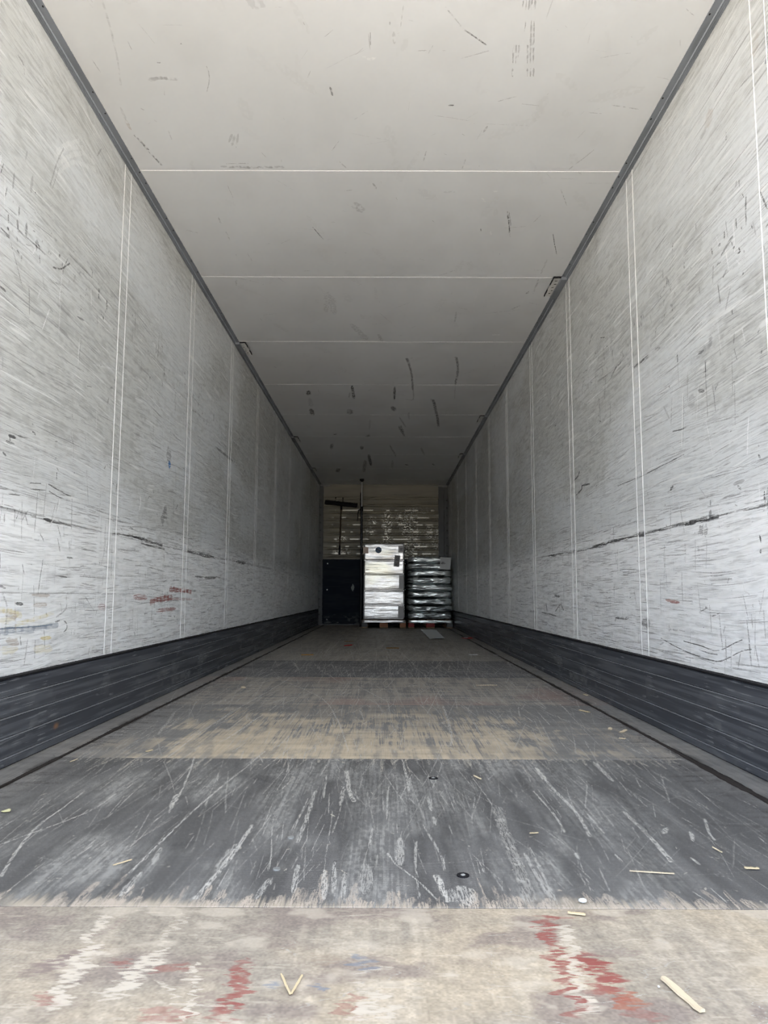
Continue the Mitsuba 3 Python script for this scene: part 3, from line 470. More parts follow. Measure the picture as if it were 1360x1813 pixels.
BARE = [(-.20, 1.95, .10, .05), (.06, 1.93, .12, .25), (.37, 1.98, .16, .16), (.06, 1.67, .10, .14), (.48, 1.86, .16, .07), (-.8, 1.39, .20, .06), (-.80, 1.63, .14, .05), (.0, 1.55, .25, .05)]
def back_bare(p, n, uv):
    x, z = p.x, p.z
    ph = (z - 1.2795) / .13867
    edge = dr.abs(ph - dr.floor(ph) - .5)
    ridge = smoothstep(.14, .05, edge) * smoothstep(.56, .72, noise(x * 13, dr.floor(ph) * 7.7, 4)) * smoothstep(1.04, .9, dr.abs(x)) * smoothstep(2.32, 2.25, z)
    flecks = smoothstep(.585, .68, noise(x * 52, z * 85, 6) * .75 + noise(x * 150, z * 190, 2) * .25)
    zone = mi.Float(.0)
    for cx, cz, rx, rz in BARE:
        zone = dr.maximum(zone, smoothstep(1.3, .4, dr.sqrt(dr.square((x - cx) / rx) + dr.square((z - cz) / rz)) + .5 * (fbm(x * 12, z * 16, 3, 2) - .5)))
    zone = dr.maximum(zone, .6 * smoothstep(-.45, -.2, x) * smoothstep(2.3, 2.1, z) * smoothstep(.4, .6, fbm(x * 4, z * 4, 22, 2)))
    return dr.clip(ridge * .8 + flecks * zone, 0, 1)

def film_colour(p, n, uv):
    x, z = p.x, p.z
    a = fbm(x * 2.5, z * 16, 2, 3)
    warm = smoothstep(.55, .95, z) * smoothstep(1.45, 1.2, z) * smoothstep(.25, .0, dr.abs(x + .08) - .1)
    c = mix((.74, .735, .73), (.36, .355, .345), smoothstep(.44, .70, a) * .8)
    c = c * (.72 + .5 * fbm(x * 3 + 2, z * 3, 15, 2)) * (.88 + .2 * noise(x * 55, z * 70, 3))
    c = mix(c, (.80, .78, .62), warm * .7 * smoothstep(.3, .6, fbm(x * 4, z * 5, 9, 2)))
    return c

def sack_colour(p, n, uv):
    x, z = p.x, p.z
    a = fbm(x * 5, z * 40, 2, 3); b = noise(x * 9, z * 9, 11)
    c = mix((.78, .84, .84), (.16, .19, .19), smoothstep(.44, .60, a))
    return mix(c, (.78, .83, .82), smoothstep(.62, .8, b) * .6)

def blue_board_colour(p, n, uv):
    x, z = p.x, p.z
    a = fbm(x * 3, z * 18, 3, 3)
    c = mix((.010, .016, .030), (.020, .027, .038), smoothstep(.4, .75, a))
    return mix(c, (.13, .14, .14), smoothstep(.62, .8, fbm(x * 14, z * 20, 8, 3)) * smoothstep(.30, .0, z))

def wood_colour(p, n, uv):
    return mix((.30, .21, .13), (.22, .15, .09), fbm(p.x * 12, p.y * 4, p.z * 30, 2))

def rail_colour(p, n, uv):
    return mix((.215, .235, .262), (.17, .187, .205), smoothstep(.35, .7, fbm(p.y * 5, p.x * 30, p.z * 30, 2)))

def streak_height(p, n, uv):
    return .0006 * noise(p.y * 6, p.z * 90, 3) + .0003 * noise(p.y * 22, p.z * 260, 5)

def pr(c, rough=.5, metal=0.0, spec=.5, **k):
    d = {'type': 'principled', 'roughness': rough, 'metallic': metal, 'specular': spec, **k}
    d['base_color'] = c if isinstance(c, dict) else {'type': 'rgb', 'value': list(c)}
    return {'type': 'twosided', 'bsdf': d}

scene['m_wall_left'] = pr(wall_colour(wall_l, 3.0), .42, spec=.5)
scene['m_wall_right'] = pr(wall_colour(wall_r, 21.0), .42, spec=.5)
scene['m_ceiling'] = pr(mikit.proc(ceil_colour), .5, spec=.4)
scene['m_floor'] = pr(mikit.proc(floor_colour), .6, spec=.35)
scene['m_kick'] = pr(mikit.proc(kick_colour), .38, spec=.6)
scene['m_kick_edge'] = pr((.28, .29, .31), .4, metal=.2)
scene['m_rail'] = pr(mikit.proc(rail_colour), .38, spec=.6, metal=.2)
scene['m_rail_ridge'] = pr((.42, .46, .50), .35, metal=.3)
scene['m_sealant'] = pr((.86, .87, .86), .5)
scene['m_black_sealant'] = pr((.022, .018, .016), .55)
scene['m_core'] = pr((.3, .3, .29), .8)
scene['m_black'] = pr((.012, .012, .014), .65, spec=.2)
scene['m_black_gloss'] = pr((.014, .015, .02), .3)
scene['m_back'] = {'type': 'twosided', 'bsdf': {'type': 'blendbsdf', 'weight': mikit.proc(back_bare),
                   'a': {'type': 'principled', 'base_color': mikit.proc(back_colour), 'roughness': .45, 'specular': .5},
                   'b': {'type': 'principled', 'base_color': {'type': 'rgb', 'value': [.80, .78, .70]}, 'roughness': .35, 'metallic': .55}}}
scene['m_blue_board'] = pr(mikit.proc(blue_board_colour), .6, spec=.12)
scene['m_post'] = pr((.10, .105, .108), .5)
scene['m_steel'] = pr((.85, .85, .84), .4, metal=.5)
scene['m_plate'] = pr((.60, .60, .58), .45)
scene['m_zinc'] = pr((.42, .43, .43), .4, metal=.6)
scene['m_film'] = pr(mikit.proc(film_colour), .27, metal=.60, spec=.8, clearcoat=1.0, clearcoat_gloss=.8)
scene['m_film_grey'] = pr((.34, .33, .33), .35, spec=.6)
scene['m_film_brown'] = pr((.55, .38, .28), .35, spec=.6)
scene['m_sack'] = pr(mikit.proc(sack_colour), .22, metal=.60, spec=.8, clearcoat=1.0, clearcoat_gloss=.85)
scene['m_wood'] = pr(mikit.proc(wood_colour), .7)
scene['m_handle'] = pr((.085, .060, .036), .6, spec=.2)
scene['m_block_brown'] = pr((.42, .20, .11), .7)
scene['m_block_red'] = pr((.30, .03, .03), .6)
scene['m_straw'] = pr((.56, .46, .29), .6)
scene['m_splinter'] = pr((.58, .49, .35), .65)
scene['m_paper'] = pr((.62, .64, .64), .5)
scene['m_paper_grey'] = pr((.30, .30, .31), .5)
scene['m_ink'] = pr((.05, .05, .06), .6)
scene['m_red'] = pr((.55, .03, .03), .5)
scene['m_orange'] = pr((.50, .27, .08), .6)
scene['m_brown_chip'] = pr((.25, .15, .05), .6)
scene['m_yellow_bit'] = pr((.62, .60, .36), .5)
scene['m_sticker_blue'] = pr((.03, .10, .22), .4)
scene['m_green_grey'] = pr((.25, .28, .26), .5)

# ---------------------------------------------------------------- the box: floor, walls, ceiling, bulkhead
obj('floor', mikit.ply(box(-1.32, 1.32, Y0, D + .08, -.16, -.028), 'm_core'), label='worn plywood floor of the trailer', kind='structure')
seams = [Y0, 1.458, 2.719, 4.011, 5.33, 6.63, 7.93, 9.23, 10.53, 11.83, 13.13, D]
r2 = np.random.default_rng(2)
for a, b in zip(seams[:-1], seams[1:]):
    dz = float(r2.uniform(-.0012, .0))
    obj('floor__plywood_sheet', mikit.ply(box(-1.112, 1.112, a + .0018, b - .0018, -.028, dz, .0012), 'm_floor'))
for s in (-1, 1):
    ys = [Y0, 3.55, 6.2, 8.85, 11.5, D]
    for a, b in zip(ys[:-1], ys[1:]):
        x0, x1 = sorted((s * 1.128, s * 1.238))
        obj('floor__edge_board', mikit.ply(box(x0, x1, a + .001, b - .001, -.028, .0015, .001), 'm_floor'))
    n = 1500                                                       # tarry joint of uneven width
    y = np.linspace(Y0, D - .05, n)
    y0_ = np.stack([y * 3.1, y * 0 + s, y * 0], 1)
    y0_ = np.stack([y * 3.1, y * 0 + s, y * 0], 1)
    w = (.0035 if s < 0 else .0045) + .008 * np.clip(meshkit.fbm(y0_, 4) * 1.6 - .3, 0, 1) + .010 * (meshkit.fbm(y0_ * 6, 3) - .4).clip(0) + (.010 if s > 0 else .004) * np.clip((3.4 - y) / 1.2, 0, 1) * meshkit.noise(y0_ * 3)
    off = s * (1.120 + .006 * (meshkit.fbm(np.stack([y * 2, y * 0 + 9 * s, y * 0], 1), 3) - .5))
    prof = [(-1, -.012), (-.9, .0012), (-.3, .0030), (.3, .0030), (.9, .0012), (1, -.012)]
    v = np.vstack([np.stack([off + w * a, y, np.full(n, h)], 1) for a, h in prof])
    f = []
    for k in range(len(prof) - 1):
        for i in range(n - 1):
            q = k * n + i
            f += [[q, q + n, q + 1], [q + 1, q + n, q + n + 1]]
    obj('floor__black_sealant', mikit.ply(trimesh.Trimesh(v, np.array(f), process=False), 'm_black_sealant', smooth=True), label='black tarry sealant joint beside the kick plate')

for side, s, first in (('left', -1, 2.200), ('right', 1, 2.235)):
    name = 'wall_' + side
    x0, x1 = sorted((s * 1.252, s * 1.32))
    obj(name, mikit.ply(box(x0, x1, Y0, D + .08, -.03, H + .08), 'm_core'), label='scratched white panelled wall on the %s of the trailer' % side, kind='structure')
    m = 'm_wall_' + side
    centres = [first + 1.262 * k for k in range(-1, 10)]
    hw = .044
    edges = [Y0] + [e for c in centres for e in (c - hw, c + hw)] + [D]
    for i in range(0, len(edges), 2):
        a, b = edges[i], edges[i + 1]
        if b - a < .02: continue
        x0, x1 = sorted((s * W, s * 1.253))
        obj(name + '__panel', mikit.ply(box(x0, x1, a + .0042, b - .0042, -.02, H - .001, .0008), m))
    for c in centres:
        x0, x1 = sorted((s * (W - .0001), s * 1.253))
        obj(name + '__joint_strip', mikit.ply(box(x0, x1, c - hw, c + hw, -.02, H - .001, .0008), m))
        for e in (c - hw, c + hw):                                # pale bead of sealant along both edges, a little uneven
            z = np.linspace(.29, H - .01, 60)
            jy = .0018 * (meshkit.fbm(np.stack([z * 2, z * 0 + c, z * 0 + e * 7], 1), 3) - .5)
            w = .0019 + .0010 * meshkit.noise(np.stack([z * 5, z * 0 + e * 3, z * 0], 1))
            prof = [(-1, .0005), (-.5, -.0014), (.5, -.0014), (1, .0005)]
            v = np.vstack([np.stack([np.full(60, s * (W + h)), e + jy + w * a, z], 1) for a, h in prof])
            f = []
            for k in range(3):
                for i in range(59):
                    q = k * 60 + i
                    f += [[q, q + 60, q + 1], [q + 1, q + 60, q + 61]]
            obj(name + '__sealant_bead', mikit.ply(trimesh.Trimesh(v, np.array(f), process=False), 'm_sealant'))

obj('ceiling', mikit.ply(box(-1.32, 1.32, Y0, D + .08, H + .012, H + .09), 'm_core'), label='scuffed white panelled ceiling of the trailer', kind='structure')
cs = [Y0, .98, 2.245, 3.510, 4.762, 6.038, 7.32, 8.58, 9.81, 11.07, 12.33, 13.59, D]
for a, b in zip(cs[:-1], cs[1:]):
    obj('ceiling__panel', mikit.ply(box(-1.252, 1.252, a + .001, b - .001, H, H + .013, .0008), 'm_ceiling'))
for c in cs[2:-1]:
    prof = [(c - .0030, H + .001), (c - .0015, H - .0017), (c + .0015, H - .0017), (c + .0030, H + .001)]
    obj('ceiling__sealant_bead', mikit.ply(extrude_x(prof, -1.2, 1.2), 'm_sealant'))

# angle rails between walls and ceiling, with rivets and perforated brackets
RIVETS = [2.46, 2.92, 3.06, 3.40, 3.52, 3.62, 3.98, 4.12, 4.52, 4.68, 5.05, 5.4, 5.55, 5.95, 6.4, 6.55, 7.0, 7.5, 7.65, 8.2, 8.7, 9.3, 9.9]
for n, (s, brk) in enumerate(((-1, (6.05, 9.80, 12.30)), (1, (4.742, 8.59, 10.98)))):
    name = 'trim_%d' % (n + 1)
    P = [(0, 0), (.0405, 0), (.0405, -.003), (.0165, -.0075), (.0150, -.0085), (.0125, -.0105), (.0095, -.0105), (.0080, -.0135), (.0080, -.0190), (.0050, -.0200), (.0045, -.0245), (0, -.0245)]
    obj(name, mikit.ply(extrude_y([(s * (W - a), H + b) for a, b in P], Y0, D), 'm_rail', smooth=20), label='grey angle rail between the ceiling and the %s wall' % ('left' if s < 0 else 'right'), kind='structure')
    R_ = [(.0168, -.0072), (.0150, -.0090), (.0125, -.0110), (.0122, -.0095), (.0148, -.0078)]
    obj(name + '__ridge', mikit.ply(extrude_y([(s * (W - a), H + b) for a, b in R_], Y0, D), 'm_rail_ridge'), label='paler raised ridge')
    for y in RIVETS:
        yy = y + (.03 if s > 0 else 0)
        c = trimesh.creation.icosphere(subdivisions=1, radius=1.0)
        c.apply_scale((.0032, .0048, .0022)); c.apply_translation((s * (W - .034), yy, H - .0048))
        obj(name + '__rivet', mikit.ply(c, 'm_black', smooth=True))
    for y in brk:                                                 # perforated plate, lip in two pieces, and the cover over the rail
        L, x0, x1 = .31, W - .092, W - .036
        plate = manifold3d.Manifold.cube((x1 - x0, L, .003))
        for k, yy in enumerate((.06, .11, .165, .215, .265)):
            sl = manifold3d.Manifold.cylinder(.02, .0095, .0095, 14).translate((.027 + .006 * (k % 2), yy, -.008))
            plate = plate - sl
        pm = trimesh.Trimesh(*(lambda q: (q.vert_properties[:, :3], q.tri_verts))(plate.to_mesh()), process=False)
        pm.apply_translation((x0, y, H - .009))
        lip = join(box(x0 - .002, x0 + .002, y, y + .12, H - .0125, H - .002), box(x0 - .002, x0 + .002, y + .20, y + L, H - .0125, H - .002), box(x0, x1, y - .002, y + .002, H - .013, H - .002))
        cover = box(W - .046, W - .004, y - .004, y + L + .02, H - .026, H - .002, .004)
        sep = box(x0, x1, y + .02, y + L, H - .004, H - .001)
        for mm in (pm, lip, cover, sep):
            if s < 0:
                mm.apply_scale((-1, 1, 1))
                if mm.volume < 0: mm.invert()
        b = obj(name + '__bracket', mikit.ply(pm, 'm_plate'), label='perforated steel bracket plate bolted over the rail')
        obj(b + '__lip', mikit.ply(lip, 'm_black'))
        obj(b + '__cover', mikit.ply(cover, 'm_rail'))
        obj(b + '__backing', mikit.ply(sep, 'm_black'))

# grooved kick plates along both walls
for side, s in (('left', -1), ('right', 1)):
    name = 'baseboard_' + side
    x0, x1 = sorted((s * (KX + .006), s * (W - .0005)))
    obj(name, mikit.ply(box(x0, x1, Y0, D - .001, .0016, KH - .001), 'm_black'), label='dark grooved kick plate at the foot of the %s wall' % side, kind='structure')
    g = [.002, .033, .098, .165, .2315, .2935]
    for k, (a, b) in enumerate(zip(g[:-1], g[1:])):
        lo = [(KX + .006, a + .0030), (KX + .0012, a + .0030), (KX, a + .0046), (KX, b - .0050), (KX + .0030, b - .0034), (KX + .006, b - .0012)]
        obj(name + '__plank', mikit.ply(extrude_y([(s * u, v) for u, v in lo], Y0, D - .001), 'm_kick'))
        if k < 4:
            e = [(KX + .004, b - .0030), (KX - .0016, b - .0026), (KX - .0030, b - .0008), (KX - .0030, b + .0004), (KX + .004, b + .0008)]
            obj(name + '__groove_edge', mikit.ply(extrude_y([(s * u, v) for u, v in e], Y0, D - .001), 'm_kick_edge'))
    cap = [(KX - .001, KH - .003), (KX - .001, KH + .0025), (W - .0005, KH + .006), (W - .0005, KH - .003)]
    obj(name + '__cap_strip', mikit.ply(extrude_y([(s * u, v) for u, v in cap], Y0, D - .001), 'm_black'), label='black top edge')

# bulkhead: ribbed upper panel, dark blue lower board, corner posts
obj('wall_back', mikit.ply(box(-1.32, 1.32, D, D + .08, -.03, H + .012), 'm_core'), label='bulkhead with ribbed beige upper panel and dark blue lower board', kind='structure')
yb = D - .001
def rib(z0, z1, x0=-1.155, x1=1.05, d=.016):
    h = z1 - z0
    pf = [(yb, z0 + .001), (yb - .004, z0 + .001), (yb - .004, z0 + .22 * h), (yb - d, z0 + .40 * h), (yb - d, z0 + .52 * h), (yb - .006, z0 + .66 * h), (yb - .004, z1 - .001), (yb, z1 - .001)]
    return extrude_x(pf[::-1], x0, x1)
zs = [1.2443 + .13867 * k for k in range(10)]
for a, b in zip(zs[:-1], zs[1:]):
    obj('wall_back__ribbed_board', mikit.ply(rib(a, b), 'm_back'))
obj('wall_back__top_board', mikit.ply(box(-1.155, 1.05, yb - .005, yb, zs[-1] + .001, H - .002, .001), 'm_back'))
obj('wall_back__lower_board', mikit.ply(box(-1.155, 1.155, yb - .014, yb, .022, 1.2405, .003), 'm_blue_board'), label='dark blue lower board')
obj('wall_back__sill', mikit.ply(box(-1.155, 1.155, yb - .018, yb, .0016, .0215, .003), 'm_post'), label='grey scuffed sill strip')
for s in (-1, 1):
    x0, x1 = (-1.236, -1.157) if s < 0 else (1.157, 1.236)
    p_ = obj('wall_back__corner_post', mikit.ply(box(x0, x1, yb - .022, yb, .003, H - .03, .004), 'm_post'), label='dark grey corner post with rivets')
    for k in range(16):
        z = .2 + .145 * k
        c = trimesh.creation.icosphere(subdivisions=1, radius=1); c.apply_scale((.013, .006, .010)); c.apply_translation((s * 1.213, yb - .024, z))
        obj(p_ + '__rivet', mikit.ply(c, 'm_black', smooth=True))
obj('wall_back__side_strip', mikit.ply(box(1.052, 1.155, yb - .009, yb, 1.2425, H - .03, .003), 'm_post'), label='lighter upright strip')
for x in (-1.067, -.33, .41, 1.10):
    for z in (1.159, .665, .102):
        c = trimesh.creation.icosphere(subdivisions=1, radius=1); c.apply_scale((.015, .007, .015)); c.apply_translation((x, yb - .015, z))
        obj('wall_back__screw', mikit.ply(c, 'm_steel', smooth=True), label='bright round screw head')
dia = trimesh.creation.extrude_polygon(sg.Polygon([(-.036, .0), (-.012, .035), (.0, .078), (.018, .045), (.036, .008), (.012, -.062), (.0, -.07), (-.014, -.045)]), .002)
v = np.array(dia.vertices); dia.vertices = np.stack([v[:, 0] - .585, yb - .0145 - v[:, 2], v[:, 1] + .705], 1)
if dia.volume < 0: dia.invert()
obj('wall_back__torn_patch', mikit.ply(dia, 'm_green_grey'), label='grey-green torn diamond-shaped patch')
tb = box(-1.215, -1.04, yb - .05, yb - .02, H - .038, H - .013, .010)
obj('wall_back__corner_clip', mikit.ply(tb, 'm_zinc'), label='short rounded pale metal clip in the top left corner')
crump = []
for k in range(4):
    x0 = 1.225
    L = (.34, .27, .21, .15)[k]
    crump.append(tube([(x0, yb - .03 - .006 * k, H - .052 + .010 * (3 - k) - .008), (x0 - L * .5, yb - .035, H - .036 - .006 * k), (x0 - L, yb - .03, H - .02 - .008 * k)], [.007, .008, .003], 6))
obj('wall_back__corner_fold', mikit.ply(join(*crump), 'm_zinc', smooth=40), label='crumpled metal folds in the top right corner')

# ---------------------------------------------------------------- telescopic load bar jammed between floor and ceiling
BX, BY = -.404, 13.50
bar = 'load_bar'
labels[bar] = {'label': 'upright telescopic load bar jammed between floor and ceiling beside the white wrapped stack', 'category': 'load bar'}
obj(bar + '__lower_tube', mikit.ply(cyl((BX, BY, .03), (BX + .004, BY, 2.15), .020, 20), 'm_black_gloss', smooth=40), label='black lower tube')
obj(bar + '__upper_tube', mikit.ply(cyl((BX + .004, BY, 2.12), (BX + .007, BY, H - .035), .016, 18), 'm_zinc', smooth=40), label='galvanized upper tube')
obj(bar + '__collar', mikit.ply(cyl((BX + .004, BY, 2.09), (BX + .004, BY, 2.17), .026, 18), 'm_black', smooth=40))
obj(bar + '__latch_strip', mikit.ply(box(BX - .026, BX - .012, BY - .012, BY + .012, 2.17, 2.43, .004), 'm_black'))
lv = obj(bar + '__lever', mikit.ply(tube([(BX - .02, BY - .01, 2.12), (BX - .05, BY - .02, 2.10), (BX - .065, BY - .02, 2.04), (BX - .068, BY - .02, 1.97), (BX - .075, BY - .02, 1.90)], [.010, .010, .008, .006, .005], 8), 'm_black', smooth=True))
obj(lv + '__pin', mikit.ply(cyl((BX - .072, BY - .03, 2.115), (BX - .035, BY - .03, 2.118), .007, 8), 'm_steel', smooth=40), label='bright pin')
for z0, z1 in ((0.002, .032), (H - .037, H - .003)):
    pd = join(cyl((BX + .005, BY, z0), (BX + .005, BY, z1), .040 if z0 > 1 else .026, 24), cyl((BX + .005, BY, z0 - .0 if z0 > 1 else z1), (BX + .005, BY, z0 - .02 if z0 > 1 else z1 + .02), .024, 20))
    obj(bar + '__rubber_pad', mikit.ply(pd, 'm_black', smooth=40))

# ---------------------------------------------------------------- broom hung upside down on the bulkhead
yh = D - .075
br = 'push_broom'
labels[br] = {'label': 'black push broom hung upside down by its wide head on the bulkhead', 'category': 'broom'}
head = box(-.315, .315, -.03, .03, -.034, .018, .006)
head = join(head, box(-.09, .09, -.034, .034, -.034, .026, .010))
R = trimesh.transformations.rotation_matrix(math.radians(5.8), (0, 1, 0))
mv = lambda m: (m.apply_transform(R), m.apply_translation((-.815, yh, 2.292)), m)[-1]
obj(br + '__head', mikit.ply(mv(head), 'm_black'), label='wide black head')
tufts = []
r3 = np.random.default_rng(4)
for i in range(58):
    for j in range(3):
        x, y = -.305 + .61 * i / 57, -.02 + .02 * j
        tufts.append(tube([(x, y, .015), (x + r3.normal(0, .003), y + r3.normal(0, .003), .046 + r3.uniform(-.004, .005))], [.0045, .0055], 5))
obj(br + '__bristles', mikit.ply(mv(join(*tufts)), 'm_black'), kind='stuff')
obj(br + '__handle', mikit.ply(cyl((-.812, yh, 2.26), (-.834, yh, 1.46), .0125, 14), 'm_handle', smooth=40), label='thin brown wooden handle')
obj(br + '__socket', mikit.ply(tube([(-.811, yh, 2.285), (-.8125, yh, 2.20), (-.813, yh, 2.19)], [.021, .017, .015], 14), 'm_black', smooth=40))
obj(br + '__grip', mikit.ply(tube([(-.833, yh, 1.50), (-.8375, yh, 1.335), (-.838, yh, 1.325)], [.0155, .0165, .012], 14), 'm_black', smooth=40), label='black end grip')
for x, t in ((-.925, 'left'), (-.785, 'right')):
    hk = tube([(x, D - .02, 2.42), (x, D - .03, 2.40), (x, D - .035, 2.34), (x, D - .06, 2.315), (x, D - .115, 2.318), (x, D - .12, 2.335)], .0055, 7)
    hk = join(hk, box(x - .012, x + .012, D - .022, D - .005, 2.405, 2.435, .003))
    obj('wire_hook', mikit.ply(hk, 'm_black', smooth=40), label='thin wire hook on the bulkhead, %s of the pair holding the broom head' % t, category='hook', group='hooks holding the broom')

# ---------------------------------------------------------------- pallets
def pallet(cx, y0, w, label, blocks):
    key = 'wooden_pallet' if 'wooden_pallet' not in labels else 'wooden_pallet_001'
    labels[key] = {'label': label, 'category': 'pallet', 'group': 'pallets by the bulkhead'}
    L = 1.2
    bw = [.10, .145, .10]
    xs = [cx - w / 2 + .05, cx, cx + w / 2 - .05]
    for i, x in enumerate(xs):
        obj(key + '__bottom_board', mikit.ply(box(x - bw[i] / 2, x + bw[i] / 2, y0, y0 + L, .002, .022, .002), 'm_wood'))
        for k, y in enumerate((y0, y0 + L / 2 - .07, y0 + L - .145)):
            obj(key + '__block', mikit.ply(box(x - bw[i] / 2, x + bw[i] / 2, y + .002, y + .143, .0225, .100, .003), blocks[i] if k == 0 else 'm_wood'))
    for y in (y0, y0 + L / 2 - .07, y0 + L - .145):
        obj(key + '__stringer_board', mikit.ply(box(cx - w / 2, cx + w / 2, y + .001, y + .143, .1005, .122, .002), 'm_wood'))
    for x in np.linspace(cx - w / 2 + .07, cx + w / 2 - .07, 5):
        obj(key + '__deck_board', mikit.ply(box(x - .06, x + .06, y0, y0 + L, .1225, .144, .002), 'm_wood'))
    return key
PY = 12.92
pallet(.010, PY, .76, 'wooden pallet with brown blocks under the white wrapped carton stack', ['m_post', 'm_block_brown', 'm_block_brown'])
pallet(.815, PY, .76, 'wooden pallet with red blocks under the silvery sack stack', ['m_block_red', 'm_block_red', 'm_post'])

# ---------------------------------------------------------------- film-wrapped cartons
def soft_block(x0, x1, y0, y1, z0, z1, n=(44, 18, 26), bulge=.006, pinch=.012, wr=.004, seed=0, round_=10, freq=1.0):
    """a box of goods under stretch film: rounded, bulging, pinched at top and bottom, wrinkled"""
    g = []
    for ax in range(3):
        for sg_ in (-1, 1):
            o = [k for k in range(3) if k != ax]
            a, b = np.linspace(-1, 1, n[o[0]] + 1), np.linspace(-1, 1, n[o[1]] + 1)
            A, B = np.meshgrid(a, b, indexing='ij')
            p = np.zeros(A.shape + (3,)); p[..., ax] = sg_; p[..., o[0]] = A; p[..., o[1]] = B
            i = np.arange(A.size).reshape(A.shape)
            f = np.stack([i[:-1, :-1], i[1:, :-1], i[1:, 1:], i[:-1, 1:]], -1).reshape(-1, 4)
            flip = (sg_ > 0) ^ (ax == 1)
            f = f if flip else f[:, ::-1]
            g.append(trimesh.Trimesh(p.reshape(-1, 3), np.vstack([f[:, [0, 1, 2]], f[:, [0, 2, 3]]]), process=False))
    m = trimesh.util.concatenate(g); m.merge_vertices()
    p = np.array(m.vertices)
    q = np.abs(p) ** round_
    s = 1 / np.maximum((q[:, 0] + q[:, 1] + q[:, 2]), 1e-9) ** (1 / round_)
    p = p * s[:, None]
    hx, hy, hz = (x1 - x0) / 2, (y1 - y0) / 2, (z1 - z0) / 2
    zz = np.abs(p[:, 2])
    k = bulge * (1 - zz ** 2) - pinch * np.clip((zz - .72) / .28, 0, 1) ** 2
    d = np.stack([np.sign(p[:, 0]) * np.abs(p[:, 0]) ** 4, np.sign(p[:, 1]) * np.abs(p[:, 1]) ** 4, 0 * zz], 1)
    v = p * (hx, hy, hz) + ((x0 + x1) / 2, (y0 + y1) / 2, (z0 + z1) / 2) + d * k[:, None]
    w1 = meshkit.fbm(np.stack([v[:, 0] * 4 * freq, v[:, 1] * 4 * freq, v[:, 2] * 34], 1) + seed, 3) - .5
    w2 = meshkit.fbm(np.stack([v[:, 0] * 11 * freq, v[:, 1] * 11 * freq, v[:, 2] * 90], 1) + seed + 9, 2) - .5
    v += d * (wr * 2 * w1 + wr * .7 * w2)[:, None]
    m.vertices = v
    if m.volume < 0: m.invert()
    return m
cz = [.146, .392, .640, .930, 1.168, 1.462]
names = ['lowest', 'second from the bottom', 'middle', 'second from the top', 'topmost']
for k in range(5):
    a, b = cz[k], cz[k + 1]
    tp = .006 * k / 4
    lab = 'white film-wrapped carton layer, %s of the tall pale stack' % names[k]
    if k == 4: lab = 'topmost film-wrapped carton of the tall pale stack, with a round blue sticker'
    c = obj('wrapped_carton', mikit.ply(soft_block(-.346 + tp, .371 - tp, PY - .005, PY + 1.16, a + .0002, b - .0002, seed=k * 3.1, pinch=.0012, bulge=.003, wr=.0026, round_=60), 'm_film', smooth=True),
            label=lab, category='carton', group='wrapped cartons')
    yf = PY - .0095
    yy = PY - .0085
    for e, q in (((a, 1),) if k == 4 else ((b, -1),) if k == 0 else ((a, 1), (b, -1))):                                # film folded in a little along the top and bottom edge
        pf = [(yy + .006, e + q * .013), (yy + .001, e + q * .012), (yy - .0008, e + q * .004), (yy + .0015, e + q * .0003), (yy + .006, e + q * .0003)]
        obj(c + '__film_fold', mikit.ply(extrude_x(pf if q < 0 else pf[::-1], -.335, .360), 'm_film', smooth=60))
    def patch(x0, x1, z0, z1, mat, nm, lb, dx=0.0, th=.002, off=0.0):
        return obj(c + '__' + nm, mikit.ply(box(x0, x1, yf - th - off, yf - off, z0, z1, .0008), mat), label=lb)
    if k == 0: patch(.258, .352, .17, .375, 'm_film_grey', 'grey_side_label', 'grey upright side label')
    if k == 2: patch(.272, .352, .68, .905, 'm_film_grey', 'grey_side_label', 'grey upright side label')
    if k == 4:
        patch(-.352, .250, 1.285, 1.395, 'm_film_band', 'paper_band', 'pinkish paper band') if 'm_film_band' in scene else None
        patch(-.352, -.262, 1.285, 1.395, 'm_film_brown', 'brown_band_end', 'brown end of the paper band', off=.001)
        q = patch(.258, .352, 1.30, 1.42, 'm_film_grey', 'grey_side_label', 'grey side label')
        for j in range(3):
            obj(q + '__print', mikit.ply(box(.285, .340, yf - .0035, yf - .0015, 1.335 + .02 * j, 1.343 + .02 * j), 'm_ink'))
        st = cyl((-.085, yf - .006, 1.343), (-.085, yf - .001, 1.343), .053, 32)
        q = obj(c + '__round_sticker', mikit.ply(st, 'm_sticker_blue', smooth=40), label='round dark blue sticker')
        bar_ = box(-.045, .045, -.001, .001, -.007, .007); bar_.apply_transform(trimesh.transformations.rotation_matrix(math.radians(25), (0, 1, 0))); bar_.apply_translation((-.085, yf - .0065, 1.343))
        obj(q + '__stripe', mikit.ply(bar_, 'm_ink'), label='darker slanted stripe')
        lab_ = box(-.048, .048, -.001, .001, -.098, .098); ink = [box(-.034, .034, -.002, 0, .01, .016), box(-.034, .034, -.002, 0, -.03, -.036), box(-.034, .02, -.002, 0, -.06, -.064), box(-.03, .03, -.002, 0, .062, .068)]
        tick = tube([(-.022, -.002, .030), (-.004, -.002, .022), (.026, -.002, .050)], .005, 6)
        Rt = trimesh.transformations.rotation_matrix(math.radians(6), (0, 1, 0))
        for mm in [lab_, tick] + ink: mm.apply_transform(Rt); mm.apply_translation((.236, yf - .004, 1.155))
        q = obj('paper_label', mikit.ply(lab_, 'm_paper_grey'), label='grey paper label with dark print hanging askew on the tall pale stack', category='label')
        obj(q + '__print', mikit.ply(join(tick, *ink), 'm_ink'))

